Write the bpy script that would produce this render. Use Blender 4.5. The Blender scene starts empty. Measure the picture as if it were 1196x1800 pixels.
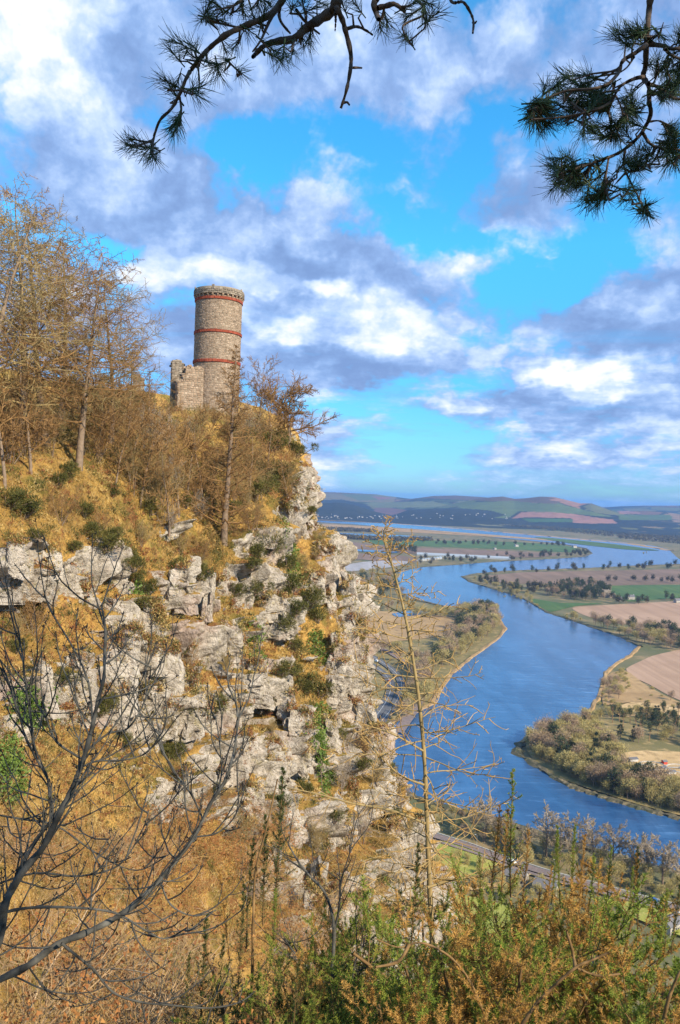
import bpy, math
import numpy as np
from mathutils import Vector, Matrix, geometry

# ------------------------------------------------------------------ camera, sky, sun, exposure
SC = bpy.context.scene
COL = SC.collection
R_ = math.radians
F = 1400.0
EYE = np.array([0.0, 0.0, 190.0])          # eye height above the river
PITCH, ROLL = R_(-1.31), R_(2.2)
CAMROT = (Matrix.Rotation(R_(90) + PITCH, 3, 'X') @ Matrix.Rotation(ROLL, 3, 'Z'))
cam_data = bpy.data.cameras.new('camera')
cam = bpy.data.objects.new('camera', cam_data)
COL.objects.link(cam)
cam.location = EYE
cam.rotation_euler = CAMROT.to_euler()
cam_data.sensor_fit = 'VERTICAL'
cam_data.sensor_height = 36.0
cam_data.sensor_width = 24.0
cam_data.lens = 36.0 * F / 1800.0
cam_data.clip_start = 0.05
cam_data.clip_end = 90000
SC.camera = cam
CR = np.array(CAMROT)

def ray(px, py):
    v = np.stack([(np.asarray(px, float) - 598) / F, -(np.asarray(py, float) - 900) / F, -np.ones_like(np.asarray(px, float) + np.asarray(py, float))], -1)
    return v @ CR.T

def at(px, py, d):
    return EYE + ray(px, py) * np.asarray(d, float)[..., None]

def ground(px, py, z=0.0):
    r = ray(px, py)
    t = (z - EYE[2]) / r[..., 2]
    return EYE + r * t[..., None]

def project(P):
    c = (np.asarray(P) - EYE) @ CR
    return 598 + F * c[..., 0] / -c[..., 2], 900 - F * c[..., 1] / -c[..., 2], -c[..., 2]

SUN_AZ, SUN_EL = R_(133), R_(34)            # clockwise from +Y (north of the scene)
sun_dir = Vector((math.sin(SUN_AZ) * math.cos(SUN_EL), math.cos(SUN_AZ) * math.cos(SUN_EL), math.sin(SUN_EL)))
sl = bpy.data.lights.new('sun', 'SUN')
sl.energy = 5.0
sl.angle = R_(0.5)
sl.color = (1.0, 0.88, 0.68)
so = bpy.data.objects.new('sun', sl)
COL.objects.link(so)
so.rotation_euler = sun_dir.to_track_quat('Z', 'Y').to_euler()
so.location = (200, -200, 400)

SC.view_settings.view_transform = 'Standard'
SC.view_settings.look = 'None'
SC.view_settings.exposure = 0.68
SC.view_settings.gamma = 1.0
SC.view_settings.use_curve_mapping = False
SC.render.engine = 'CYCLES'
SC.cycles.use_denoising = True
SC.cycles.max_bounces = 6
SC.cycles.diffuse_bounces = 2
SC.cycles.glossy_bounces = 2
SC.cycles.transmission_bounces = 2
SC.cycles.volume_bounces = 0
SC.cycles.transparent_max_bounces = 8
SC.cycles.use_adaptive_sampling = False

class NT:
    """tiny helper to write node trees"""
    def __init__(s, tree):
        s.t = tree; s.n = tree.nodes; s.l = tree.links
    def new(s, typ, **kw):
        n = s.n.new(typ)
        for k, v in kw.items():
            setattr(n, k, v)
        return n
    def put(s, sock, v):
        if isinstance(v, bpy.types.NodeSocket):
            s.l.new(v, sock)
        elif v is not None:
            if sock.type == 'RGBA' and len(v) == 3:
                v = (*v, 1)
            sock.default_value = v
    def math(s, op, a, b=None, c=None, clamp=False):
        n = s.new('ShaderNodeMath', operation=op); n.use_clamp = clamp
        s.put(n.inputs[0], a)
        if b is not None: s.put(n.inputs[1], b)
        if c is not None: s.put(n.inputs[2], c)
        return n.outputs[0]
    def vmath(s, op, a, b=None, c=None):
        n = s.new('ShaderNodeVectorMath', operation=op)
        s.put(n.inputs[0], a)
        if b is not None: s.put(n.inputs[1], b)
        if c is not None: s.put(n.inputs[2], c)
        return n.outputs['Value'] if op in ('LENGTH', 'DOT_PRODUCT', 'DISTANCE') else n.outputs[0]
    def mix(s, f, a, b, mode='MIX'):
        n = s.new('ShaderNodeMix', data_type='RGBA', blend_type=mode)
        s.put(n.inputs[0], f); s.put(n.inputs[6], a); s.put(n.inputs[7], b)
        return n.outputs[2]
    def noise(s, vec, scale, detail=4, rough=0.55, dist=0.0, col=False, dim=None):
        n = s.new('ShaderNodeTexNoise')
        if dim: n.noise_dimensions = dim
        if vec is not None: s.put(n.inputs['Vector'], vec)
        n.inputs['Scale'].default_value = scale; n.inputs['Detail'].default_value = detail
        n.inputs['Roughness'].default_value = rough; n.inputs['Distortion'].default_value = dist
        return n.outputs['Color'] if col else n.outputs[0]
    def vor(s, vec, scale, feature='F1', out='Distance'):
        n = s.new('ShaderNodeTexVoronoi', feature=feature)
        if vec is not None: s.put(n.inputs['Vector'], vec)
        n.inputs['Scale'].default_value = scale
        return n.outputs[out]
    def mapr(s, v, a, b, c=0.0, d=1.0, interp='SMOOTHSTEP'):
        n = s.new('ShaderNodeMapRange', interpolation_type=interp)
        s.put(n.inputs['Value'], v)
        for k, x in (('From Min', a), ('From Max', b), ('To Min', c), ('To Max', d)):
            n.inputs[k].default_value = x
        return n.outputs[0]
    def ramp(s, v, stops):
        n = s.new('ShaderNodeValToRGB')
        e = n.color_ramp.elements
        while len(e) < len(stops): e.new(0.5)
        for i, (p, c) in enumerate(stops):
            e[i].position = p; e[i].color = (*c, 1)
        s.put(n.inputs[0], v)
        return n.outputs[0]

world = bpy.data.worlds.new('World')
SC.world = world
world.use_nodes = True
w = NT(world.node_tree)
w.n.clear()
wo = w.new('ShaderNodeOutputWorld')
bg = w.new('ShaderNodeBackground')
w.l.new(bg.outputs[0], wo.inputs[0])
SKY_K = 0.12
bg.inputs[1].default_value = SKY_K
sky = w.new('ShaderNodeTexSky', sky_type='NISHITA')
sky.sun_disc = False
sky.sun_elevation = SUN_EL
sky.sun_rotation = SUN_AZ
sky.altitude = 200
sky.air_density = 1.0
sky.dust_density = 0.4
sky.ozone_density = 2.0
tc = w.new('ShaderNodeTexCoord')
sep = w.new('ShaderNodeSeparateXYZ')
w.l.new(tc.outputs['Generated'], sep.inputs[0])
az = w.math('ARCTAN2', sep.outputs[0], sep.outputs[1])
el = w.math('ARCSINE', sep.outputs[2])
cmb = w.new('ShaderNodeCombineXYZ')
w.put(cmb.inputs[0], az); w.put(cmb.inputs[1], el)
V0 = cmb.outputs[0]
# warp the layout so that the cloud masses get billowing, broken edges
elw = w.math('MAXIMUM', el, 0.0)
zst = w.math('MULTIPLY', w.math('POWER', w.math('ADD', elw, 0.03), 0.55), 1.5)      # clouds flatten and thin out towards the horizon
cmb2 = w.new('ShaderNodeCombineXYZ')
w.put(cmb2.inputs[0], az); w.put(cmb2.inputs[1], w.math('MULTIPLY', zst, 1.0)); w.put(cmb2.inputs[2], 3.7)
V1 = cmb2.outputs[0]
wn = w.vmath('SUBTRACT', w.noise(V1, 5.0, 5, 0.6, col=True, dim='2D'), (0.5, 0.5, 0.5))
VW = w.vmath('MULTIPLY_ADD', wn, (0.22, 0.13, 0.0), V0)

def azel(px, py):
    r = ray(px, py)
    return math.atan2(r[0], r[1]), math.atan2(r[2], math.hypot(r[0], r[1]))

def blobs(lst, vec):
    acc = None
    for px, py, rx, ry, wt in lst:
        a, e = azel(px, py)
        sx, sy = F / rx, F / ry
        d = w.vmath('LENGTH', w.vmath('MULTIPLY_ADD', vec, (sx, sy, 0), (-a * sx, -e * sy, 0)))
        v = w.mapr(d, 0.1, 1.0, wt, 0.0)
        acc = v if acc is None else w.math('ADD', acc, v)
    return acc

cover_l = [ # px, py, rx, ry, weight  (photo pixels turned to azimuth / elevation)
    (60, 130, 420, 260, .75), (330, 10, 70, 40, -.35), (250, 350, 420, 110, .5), (620, 90, 480, 150, .5),
    (1060, 60, 330, 190, .55), (560, 280, 330, 120, -.75), (690, 400, 130, 60, -.6), (230, 425, 130, 35, -.5), (420, 250, 160, 60, -.4),
    (950, 310, 230, 85, .6), (880, 235, 120, 40, -.3), (520, 460, 340, 110, .75), (270, 490, 130, 75, .5), (700, 580, 420, 110, .65),
    (1080, 570, 200, 80, .6), (900, 430, 260, 70, -.3), (840, 655, 130, 40, -.6), (620, 690, 130, 60, -.75), (1000, 680, 220, 90, .7), (780, 730, 110, 45, .6),
    (560, 640, 260, 60, .5), (900, 700, 300, 80, .35), (1120, 520, 160, 110, .4), (760, 480, 200, 70, .35), (300, 600, 250, 100, .5), (1020, 780, 300, 50, .35), (700, 800, 200, 40, -.2), (1000, 500, 200, 50, -.25), (30, 480, 200, 90, .2), (1150, 430, 140, 45, -.3),
]
bright_l = [
    (20, 100, 190, 170, 1.1), (140, 200, 160, 70, .25), (535, 390, 80, 45, .55), (420, 480, 150, 60, .6), (260, 480, 120, 50, .75), (545, 505, 70, 28, .9),
    (740, 575, 140, 60, .6), (620, 545, 120, 50, .4), (880, 600, 150, 45, .3), (985, 660, 110, 42, 1.0), (1060, 700, 90, 30, .4), (770, 715, 75, 28, .6), (665, 748, 70, 20, .5),
    (1020, 785, 90, 20, .5), (880, 310, 60, 28, .5), (500, 580, 120, 30, .4), (820, 430, 220, 60, .35), (1120, 640, 120, 40, .35), (900, 760, 200, 25, .3),
    (640, 620, 220, 45, -.5), (900, 345, 180, 60, -.45), (1110, 580, 160, 50, -.55), (860, 700, 130, 40, -.5), (1060, 740, 200, 30, -.4), (200, 340, 260, 80, -.15), (350, 590, 150, 50, -.3), (1150, 500, 90, 45, -.3), (640, 100, 300, 90, -.1),
]
n_big = w.noise(V1, 3.0, 6, 0.58, dim='2D')
n_det = w.noise(V1, 9.0, 6, 0.6, 0.1, dim='2D')
cov = w.math('ADD', blobs(cover_l, VW), w.math('MULTIPLY', w.math('SUBTRACT', n_big, 0.47), 2.6))
cov = w.math('ADD', cov, w.math('MULTIPLY', w.math('SUBTRACT', n_det, 0.5), 1.7))
vb = w.new('ShaderNodeTexVoronoi', feature='SMOOTH_F1', voronoi_dimensions='2D')
w.l.new(w.vmath('MULTIPLY_ADD', wn, (.25, .25, 0), V1), vb.inputs['Vector'])
vb.inputs['Scale'].default_value = 7.5; vb.inputs['Detail'].default_value = 3.0; vb.inputs['Roughness'].default_value = .55; vb.inputs['Smoothness'].default_value = .35
billow = w.math('SUBTRACT', 0.70, vb.outputs['Distance'])
cov_b = w.math('MULTIPLY', billow, 0.9)
cov = w.math('ADD', w.math('ADD', cov, cov_b), 0.36)
cov = w.mapr(cov, -0.25, 0.62)
cmb3 = w.new('ShaderNodeCombineXYZ')
w.put(cmb3.inputs[0], w.math('MULTIPLY', az, 5.0)); w.put(cmb3.inputs[1], w.math('MULTIPLY', el, 34.0)); w.put(cmb3.inputs[2], 1.3)
n_low = w.noise(cmb3.outputs[0], 1.0, 6, 0.62, dim='2D')
lowband = w.math('MULTIPLY', w.mapr(el, 0.12, 0.26, 1.0, 0.0), w.math('MULTIPLY', w.math('SUBTRACT', n_low, 0.41), 2.6))
cov = w.math('ADD', cov, w.math('MULTIPLY', lowband, 1.0))
low = w.mapr(el, 0.0, 0.07, 0.35, 1.0)
cov = w.math('MULTIPLY', cov, low)
n_puff = w.noise(V1, 16.0, 5, 0.62, dim='2D')
bri = w.math('ADD', w.math('MULTIPLY', blobs(bright_l, VW), 0.85), w.math('MULTIPLY', w.math('SUBTRACT', n_det, 0.5), 1.5))
bri = w.math('ADD', bri, w.math('MULTIPLY', w.math('SUBTRACT', n_puff, 0.5), 1.0))
bri = w.math('ADD', bri, w.math('MULTIPLY', billow, 0.75))
bri = w.math('ADD', bri, w.math('MULTIPLY', lowband, 0.45))
bri = w.mapr(w.math('ADD', bri, 0.36), -0.35, 1.45)
def S(c):   # sRGB 0..1 -> linear, in background units
    return tuple((x / 12.92 if x <= .04045 else ((x + .055) / 1.055) ** 2.4) for x in c)
def SK(c):
    return tuple(x / SKY_K for x in S(c))
ccol = w.ramp(bri, [(0.0, S((.48, .60, .80))), (0.22, S((.55, .68, .88))), (0.45, S((.66, .77, .94))), (0.68, S((.78, .86, .99))), (0.88, S((.93, .95, .97))), (1.0, S((1.0, .98, .93)))])
ccol = w.vmath('SCALE', ccol)
ccol.node.inputs['Scale'].default_value = 0.74 / SKY_K
hsv = w.new('ShaderNodeHueSaturation')
hsv.inputs['Hue'].default_value = 0.484
hsv.inputs['Saturation'].default_value = 1.25
hsv.inputs['Value'].default_value = 1.0
w.l.new(sky.outputs[0], hsv.inputs['Color'])
gain = w.ramp(w.mapr(el, 0.0, 0.5, interp='LINEAR'), [(0.0, (.28, .58, 1.05)), (.25, (.34, .72, 1.05)), (.6, (.56, 1.24, 1.5)), (1.0, (.60, 1.28, 1.55))])
blue = w.mix(1.0, hsv.outputs[0], gain, 'MULTIPLY')
out = w.mix(cov, blue, ccol)
w.l.new(out, bg.inputs[0])
world.cycles.sampling_method = 'MANUAL'
world.cycles.sample_map_resolution = 512

# ------------------------------------------------------------------ mesh helpers
def quick(name, V, Fs, mats=(), mi=None, parent=None, smooth=False, attrs=None):
    """one mesh object from arrays; Fs is an (n,3)/(n,4) array or a list of them, mi a material index per face array"""
    if isinstance(Fs, np.ndarray): Fs = [Fs]
    me = bpy.data.meshes.new(name)
    V = np.ascontiguousarray(V, dtype=np.float32)
    me.vertices.add(len(V)); me.vertices.foreach_set('co', V.ravel())
    tot = np.concatenate([np.full(len(f), f.shape[1], np.int32) for f in Fs])
    idx = np.concatenate([f.ravel() for f in Fs]).astype(np.int32)
    me.loops.add(len(idx)); me.loops.foreach_set('vertex_index', idx)
    me.polygons.add(len(tot))
    st = np.zeros(len(tot), np.int32); st[1:] = np.cumsum(tot)[:-1]
    me.polygons.foreach_set('loop_start', st)
    for m in (mats if isinstance(mats, (list, tuple)) else [mats]): me.materials.append(m)
    if mi is not None:
        mm = np.concatenate([np.full(len(f), m, np.int32) if np.isscalar(m) else np.asarray(m, np.int32) for f, m in zip(Fs, mi)])
        me.polygons.foreach_set('material_index', mm)
    me.polygons.foreach_set('use_smooth', np.full(len(tot), smooth, bool))
    me.update(calc_edges=True)
    for k, a in (attrs or {}).items():
        at_ = me.attributes.new(k, 'FLOAT' if a.ndim == 1 else 'FLOAT_COLOR', 'POINT')
        if a.ndim == 1: at_.data.foreach_set('value', a.astype(np.float32))
        else: at_.data.foreach_set('color', np.concatenate([a, np.ones((len(a), 1))], 1).astype(np.float32).ravel())
    o = bpy.data.objects.new(name, me)
    COL.objects.link(o)
    if parent is not None: o.parent = parent
    return o

class MB:
    """collects pieces into one mesh"""
    def __init__(s): s.V = []; s.F = []; s.M = []; s.n = 0
    def add(s, V, Fc, m=0):
        V = np.asarray(V, float).reshape(-1, 3)
        for f in (Fc if isinstance(Fc, list) else [Fc]):
            s.F.append(np.asarray(f) + s.n); s.M.append(m)
        s.V.append(V); s.n += len(V)
        return s
    def build(s, name, mats, parent=None, smooth=False, off=None):
        V = np.concatenate(s.V)
        if off is not None: V = V - np.asarray(off)
        return quick(name, V, s.F, mats, s.M, parent, smooth)

def tag(o, label=None, cat=None, group=None, kind=None):
    for k, v in (('label', label), ('category', cat), ('group', group), ('kind', kind)):
        if v: o[k] = v
    return o

def thing(name, label, cat, loc=(0, 0, 0), group=None, rz=0.0, scale=1.0):
    o = bpy.data.objects.new(name, None)
    COL.objects.link(o)
    o.empty_display_size = 0.3
    o.location = [float(x) for x in loc]; o.rotation_euler = (0, 0, rz)
    o.scale = (scale,) * 3 if np.isscalar(scale) else scale
    return tag(o, label, cat, group)

def dup(root, loc, rz=0.0, scale=1.0, label=None, group=None, tilt=(0, 0)):
    c = root.copy(); COL.objects.link(c)
    c.location = [float(x) for x in loc]; c.rotation_euler = (tilt[0], tilt[1], rz)
    c.scale = (scale,) * 3 if np.isscalar(scale) else scale
    if label: c['label'] = label
    if group: c['group'] = group
    for ch in list(root.children):
        d = ch.copy(); COL.objects.link(d); d.parent = c
        for g in list(ch.children):
            e = g.copy(); COL.objects.link(e); e.parent = d
    return c

def nrm(v): return v / np.maximum(np.linalg.norm(v, axis=-1, keepdims=True), 1e-9)

def tubes(P, R, k=4):
    """P (N,S,3) polylines, R (N,S) radii -> verts, quads"""
    P = np.asarray(P, float); R = np.asarray(R, float)
    if P.ndim == 2: P, R = P[None], R[None]
    N, S, _ = P.shape
    T = nrm(np.gradient(P, axis=1))
    m = nrm(P[:, -1] - P[:, 0])
    ref = np.where(np.abs(m[:, 2:3]) < 0.8, np.array([[0, 0, 1.0]]), np.array([[1.0, 0.13, 0]]))
    U = nrm(np.cross(T, ref[:, None, :])); W = np.cross(T, U)
    a = np.arange(k) * 2 * math.pi / k
    V = P[:, :, None, :] + R[:, :, None, None] * (np.cos(a)[None, None, :, None] * U[:, :, None, :] + np.sin(a)[None, None, :, None] * W[:, :, None, :])
    i = np.arange(N * S * k).reshape(N, S, k)
    q = np.stack([i[:, :-1, :], np.roll(i, -1, 2)[:, :-1, :], np.roll(i, -1, 2)[:, 1:, :], i[:, 1:, :]], -1).reshape(-1, 4)
    return V.reshape(-1, 3), q

def grow(rng, P0, D0, L0, R0, specs):
    """level by level branching; returns [(P (N,S,3), R (N,S))] per level"""
    P0 = np.atleast_2d(np.asarray(P0, float)); D = nrm(np.atleast_2d(np.asarray(D0, float)))
    L = np.atleast_1d(np.asarray(L0, float)) * np.ones(len(P0)); R = np.atleast_1d(np.asarray(R0, float)) * np.ones(len(P0))
    out = []
    for li, s in enumerate(specs):
        n = s.get('n', 4); N = len(P0)
        pts = [P0]; p = P0; d = D; ds = [D]
        drift = rng.normal(0, 1, (N, 3)) * s.get('curve', 0.0)
        for i in range(n):
            d = nrm(d + rng.normal(0, 1, (N, 3)) * s.get('wig', .1) + drift + np.array([0, 0, s.get('up', 0.0)]) + np.array(s.get('wind', (0, 0, 0))))
            p = p + d * (L / n)[:, None]
            pts.append(p); ds.append(d)
        P = np.stack(pts, 1); DD = np.stack(ds, 1)
        tt = np.linspace(0, 1, n + 1)
        RR = R[:, None] * (1 - (1 - s.get('taper', .3)) * tt[None] ** s.get('tp', 1.0))
        RR = np.maximum(RR, s.get('rmin', 0))
        out.append((P, RR))
        if li == len(specs) - 1: break
        c = specs[li + 1]; nb = c['nb']
        par = np.repeat(np.arange(N), nb)
        k = np.tile(np.arange(nb), N)
        t = c.get('t0', .2) + (c.get('t1', 1.0) - c.get('t0', .2)) * (k + rng.random(len(par))) / nb
        f = t * n; i0 = np.minimum(f.astype(int), n - 1); fr = (f - i0)[:, None]
        pos = P[par, i0] * (1 - fr) + P[par, i0 + 1] * fr
        T = nrm(DD[par, i0 + 1])
        rad = R[par] * (1 - (1 - s.get('taper', .3)) * t ** s.get('tp', 1.0))
        ref = np.where(np.abs(T[:, 2:3]) < .9, np.array([[0, 0, 1.0]]), np.array([[1.0, 0, 0]]))
        U = nrm(np.cross(T, ref)); W = np.cross(T, U)
        ph = k * 2.39996 + rng.random(len(par)) * c.get('phj', 1.0) + rng.random(N)[par] * 6.28
        if c.get('flat'): # spread sideways rather than all round
            ph = np.where(k % 2 == 0, 0.0, math.pi) + rng.normal(0, .55, len(par))
        an = R_(c.get('ang', 45)) + rng.normal(0, R_(c.get('angsd', 8)), len(par))
        D = nrm(np.cos(an)[:, None] * T + np.sin(an)[:, None] * (np.cos(ph)[:, None] * U + np.sin(ph)[:, None] * W))
        lf = {'cone': (1 - t) ** .75 + .08, 'flat': 1 - .5 * t, 'same': np.ones_like(t), 'dome': np.sqrt(np.maximum(1 - (2 * t - 1) ** 2, .05))}[c.get('lfun', 'flat')]
        L = L[par] * c.get('lr', .5) * lf * (.65 + .7 * rng.random(len(par)))
        R = np.minimum(rad * c.get('rr', .6), rad * .95)
        if 'rabs' in c: R = np.full(len(par), c['rabs']) * (.8 + .4 * rng.random(len(par)))
        keep = rng.random(len(par)) < c.get('keep', 1.0)
        P0, D, L, R = pos[keep], D[keep], L[keep], R[keep]
    return out

def flakes(rng, C, size, aspect=.5, N=None):
    """randomly turned leaf-like triangles at C"""
    n = len(C)
    a = nrm(rng.normal(0, 1, (n, 3)) if N is None else nrm(np.asarray(N)) + rng.normal(0, .5, (n, 3)))
    b = nrm(np.cross(a, rng.normal(0, 1, (n, 3))))
    s = (size if not np.isscalar(size) else np.full(n, size)) * (.6 + .8 * rng.random(n))
    a = a * s[:, None]; b = b * (s * aspect)[:, None]
    V = np.stack([C - b * .5, C + b * .5, C + a], 1).reshape(-1, 3)
    return V, np.arange(3 * n).reshape(-1, 3)

def spikes(P, D, L, wd, rng):
    """thin tapering triangles from P along D"""
    n = len(P)
    b = nrm(np.cross(D, rng.normal(0, 1, (n, 3)))) * (np.asarray(wd) * np.ones(n))[:, None] * .5
    V = np.stack([P - b, P + b, P + D * (np.asarray(L) * np.ones(n))[:, None]], 1).reshape(-1, 3)
    return V, np.arange(3 * n).reshape(-1, 3)

# ---- noise in numpy
def hsh(ix, iy, iz, seed):
    h = (ix.astype(np.int64) * 374761393 + iy.astype(np.int64) * 668265263 + iz.astype(np.int64) * 2147483647 + seed * 1274126177) & 0xffffffff
    h = ((h ^ (h >> 13)) * 1274126177) & 0xffffffff
    h = ((h ^ (h >> 16)) * 2246822519) & 0xffffffff
    return ((h ^ (h >> 15)) & 0xffffff).astype(np.float32) / 16777216.0

def vnoise(P, scale, seed=0):
    q = P * scale; i = np.floor(q); f = q - i; f = f * f * (3 - 2 * f); i = i.astype(np.int64)
    r = 0
    for a in (0, 1):
        for b in (0, 1):
            for c in (0, 1):
                wgt = (f[:, 0] if a else 1 - f[:, 0]) * (f[:, 1] if b else 1 - f[:, 1]) * (f[:, 2] if c else 1 - f[:, 2])
                r = r + wgt * hsh(i[:, 0] + a, i[:, 1] + b, i[:, 2] + c, seed)
    return r * 2 - 1

def fbm(P, scale, oct=4, seed=0, gain=.5):
    r = 0; a = 1.0; tot = 0
    for o in range(oct):
        r = r + a * vnoise(P, scale * 2 ** o, seed + o * 17); tot += a; a *= gain
    return r / tot

def cells(P, scale, seed=0):
    """3D cellular noise: F1, F2-F1, random value, offset to the cell's point"""
    q = (P * scale).astype(np.float32); i = np.floor(q).astype(np.int64)
    f1 = np.full(len(P), 9.0, np.float32); f2 = f1.copy(); val = np.zeros(len(P), np.float32); off = np.zeros((len(P), 3), np.float32)
    for a in (-1, 0, 1):
        for b in (-1, 0, 1):
            for c in (-1, 0, 1):
                x, y, z = i[:, 0] + a, i[:, 1] + b, i[:, 2] + c
                pt = np.stack([x + hsh(x, y, z, seed), y + hsh(x, y, z, seed + 1), z + hsh(x, y, z, seed + 2)], 1).astype(np.float32)
                d = q - pt; dd = np.sqrt((d * d).sum(1))
                near = dd < f1
                f2 = np.where(near, f1, np.minimum(f2, dd))
                val = np.where(near, hsh(x, y, z, seed + 3), val)
                off[near] = d[near]
                f1 = np.minimum(f1, dd)
    return f1, f2 - f1, val, off / scale

# ------------------------------------------------------------------ materials
def new_mat(name):
    m = bpy.data.materials.new(name); m.use_nodes = True
    t = NT(m.node_tree); t.n.clear()
    o = t.new('ShaderNodeOutputMaterial'); b = t.new('ShaderNodeBsdfPrincipled')
    t.l.new(b.outputs[0], o.inputs[0])
    b.inputs['Specular IOR Level'].default_value = 0.25
    return m, t, b

def mat_var(name, stops, scale=1.0, rough=.85, wi=.5, wo_=.25, wn_=.5, bump=0.0, bscale=None, trans=0.0, detail=5):
    """colour ramp driven by a mix of random per island, random per object and noise"""
    m, t, b = new_mat(name)
    tc = t.new('ShaderNodeTexCoord'); g = t.new('ShaderNodeNewGeometry'); oi = t.new('ShaderNodeObjectInfo')
    n = t.noise(tc.outputs['Object'], scale, detail, .6)
    n = t.mapr(n, .25, .75, interp='LINEAR')
    tot = wi + wo_ + wn_
    v = t.math('MULTIPLY', n, wn_ / tot)
    if wi: v = t.math('MULTIPLY_ADD', g.outputs['Random Per Island'], wi / tot, v)
    if wo_: v = t.math('MULTIPLY_ADD', oi.outputs['Random'], wo_ / tot, v)
    c = t.ramp(v, stops)
    t.l.new(c, b.inputs['Base Color'])
    b.inputs['Roughness'].default_value = rough
    if bump:
        bn = t.new('ShaderNodeBump'); bn.inputs['Strength'].default_value = 1.0; bn.inputs['Distance'].default_value = bump
        t.l.new(t.noise(tc.outputs['Object'], bscale or scale * 3, 6, .65), bn.inputs['Height'])
        t.l.new(bn.outputs[0], b.inputs['Normal'])
    if trans:
        # light through thin leaves
        o = [x for x in t.n if x.type == 'OUTPUT_MATERIAL'][0]
        tr = t.new('ShaderNodeBsdfTranslucent'); t.l.new(c, tr.inputs[0])
        ms = t.new('ShaderNodeMixShader'); ms.inputs[0].default_value = trans
        t.l.new(b.outputs[0], ms.inputs[1]); t.l.new(tr.outputs[0], ms.inputs[2]); t.l.new(ms.outputs[0], o.inputs[0])
    return m
# ------------------------------------------------------------------ valley floor, river, fields
def poly_sheet(name, pts, z, mat, kind='structure', px=True, label=None, refine=True):
    P = np.array(pts, float)
    if refine:   # rounded, slightly wandering outline
        Q = []
        n = len(P)
        for i in range(n):
            a, b, c, d = P[i - 1], P[i], P[(i + 1) % n], P[(i + 2) % n]
            for t in (0, .25, .5, .75):
                h = .5 * ((2 * b) + (c - a) * t + (2 * a - 5 * b + 4 * c - d) * t * t + (3 * b - a - 3 * c + d) * t ** 3)
                Q.append(.6 * h + .4 * (b * (1 - t) + c * t))
        P = np.array(Q)
    W = ground(P[:, 0], P[:, 1], 0.0) if px else np.concatenate([P, np.zeros((len(P), 1))], 1)
    W[:, 2] = z
    tri = geometry.tessellate_polygon([[Vector(v) for v in W]])
    T = np.array(tri)
    a, b, c = W[T[:, 0]], W[T[:, 1]], W[T[:, 2]]
    fl = np.cross(b - a, c - a)[:, 2] < 0
    T[fl] = T[fl][:, ::-1]
    o = quick(name, W, T, mat)
    return tag(o, label=label, kind=kind)

def field_mat(name, c1, c2, scale=.01, streak=None, c3=None):
    m, t, b = new_mat(name)
    tc = t.new('ShaderNodeTexCoord')
    v = tc.outputs['Object']
    n = t.noise(v, scale, 8, .62)
    c = t.mix(t.mapr(n, .38, .62), c1, c2)
    if c3 is not None:
        c = t.mix(t.mapr(t.noise(v, scale * 4.3, 6, .6), .5, .66), c, c3)
    if streak:
        mp = t.new('ShaderNodeMapping'); t.l.new(v, mp.inputs[0])
        mp.inputs['Rotation'].default_value = (0, 0, streak[0]); mp.inputs['Scale'].default_value = (streak[1], streak[1] * .03, 1)
        c = t.mix(t.math('MULTIPLY', t.mapr(t.noise(mp.outputs[0], 1.0, 3), .4, .65), .5), c, tuple(x * .72 for x in c1))
    t.l.new(c, b.inputs['Base Color']); b.inputs['Roughness'].default_value = .95
    bn = t.new('ShaderNodeBump'); bn.inputs['Distance'].default_value = .8; bn.inputs['Strength'].default_value = .6
    t.l.new(t.noise(v, scale * 25, 4, .6), bn.inputs['Height']); t.l.new(bn.outputs[0], b.inputs['Normal'])
    return m

M_floor = field_mat('valley_ground', (.17, .14, .07), (.10, .105, .045), .006, None, (.25, .18, .09))
M_plough = field_mat('ploughed_earth', (.34, .215, .135), (.40, .26, .17), .008, (.5, .09))
M_plough2 = field_mat('brown_earth', (.17, .115, .075), (.22, .145, .10), .006, (1.1, .05))  # darker, browner earth than the ploughed fields
M_green = field_mat('pasture', (.06, .115, .032), (.085, .135, .036), .008, (.8, .06))
M_lawn = field_mat('lawn', (.20, .23, .045), (.30, .29, .06), .03, None, (.36, .31, .09))
M_reed = field_mat('reeds', (.40, .26, .12), (.30, .19, .085), .02, (2.3, .12), (.22, .15, .07))
M_straw = field_mat('dry_reeds', (.55, .38, .19), (.44, .29, .13), .03, None, (.33, .22, .10))
M_pale = field_mat('fleece', (.36, .34, .34), (.29, .27, .26), .03, (.4, .08))
M_mud = field_mat('shore_mud', (.10, .085, .05), (.06, .065, .032), .08, None, (.20, .155, .09))
M_scrubland = field_mat('rough_ground', (.22, .17, .07), (.15, .13, .05), .02, None, (.32, .23, .10))
M_asphalt = field_mat('asphalt', (.10, .10, .105), (.13, .13, .13), .1)
M_ballast = field_mat('railway_ballast', (.24, .18, .16), (.19, .15, .14), .2)

# the ground as one sheet out to the horizon
V = []; rr = [0, 150, 300, 600, 1200, 2400, 4800, 9000, 16000, 30000, 60000]; na = 72
for r in rr:
    for a in range(na):
        V.append((r * math.cos(a * 2 * math.pi / na), r * math.sin(a * 2 * math.pi / na), 0))
i = np.arange(len(V)).reshape(len(rr), na)
q = np.stack([i[:-1], i[1:], np.roll(i, -1, 1)[1:], np.roll(i, -1, 1)[:-1]], -1).reshape(-1, 4)
tag(quick('valley_floor', np.array(V, float), q, M_floor), kind='structure')

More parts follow.
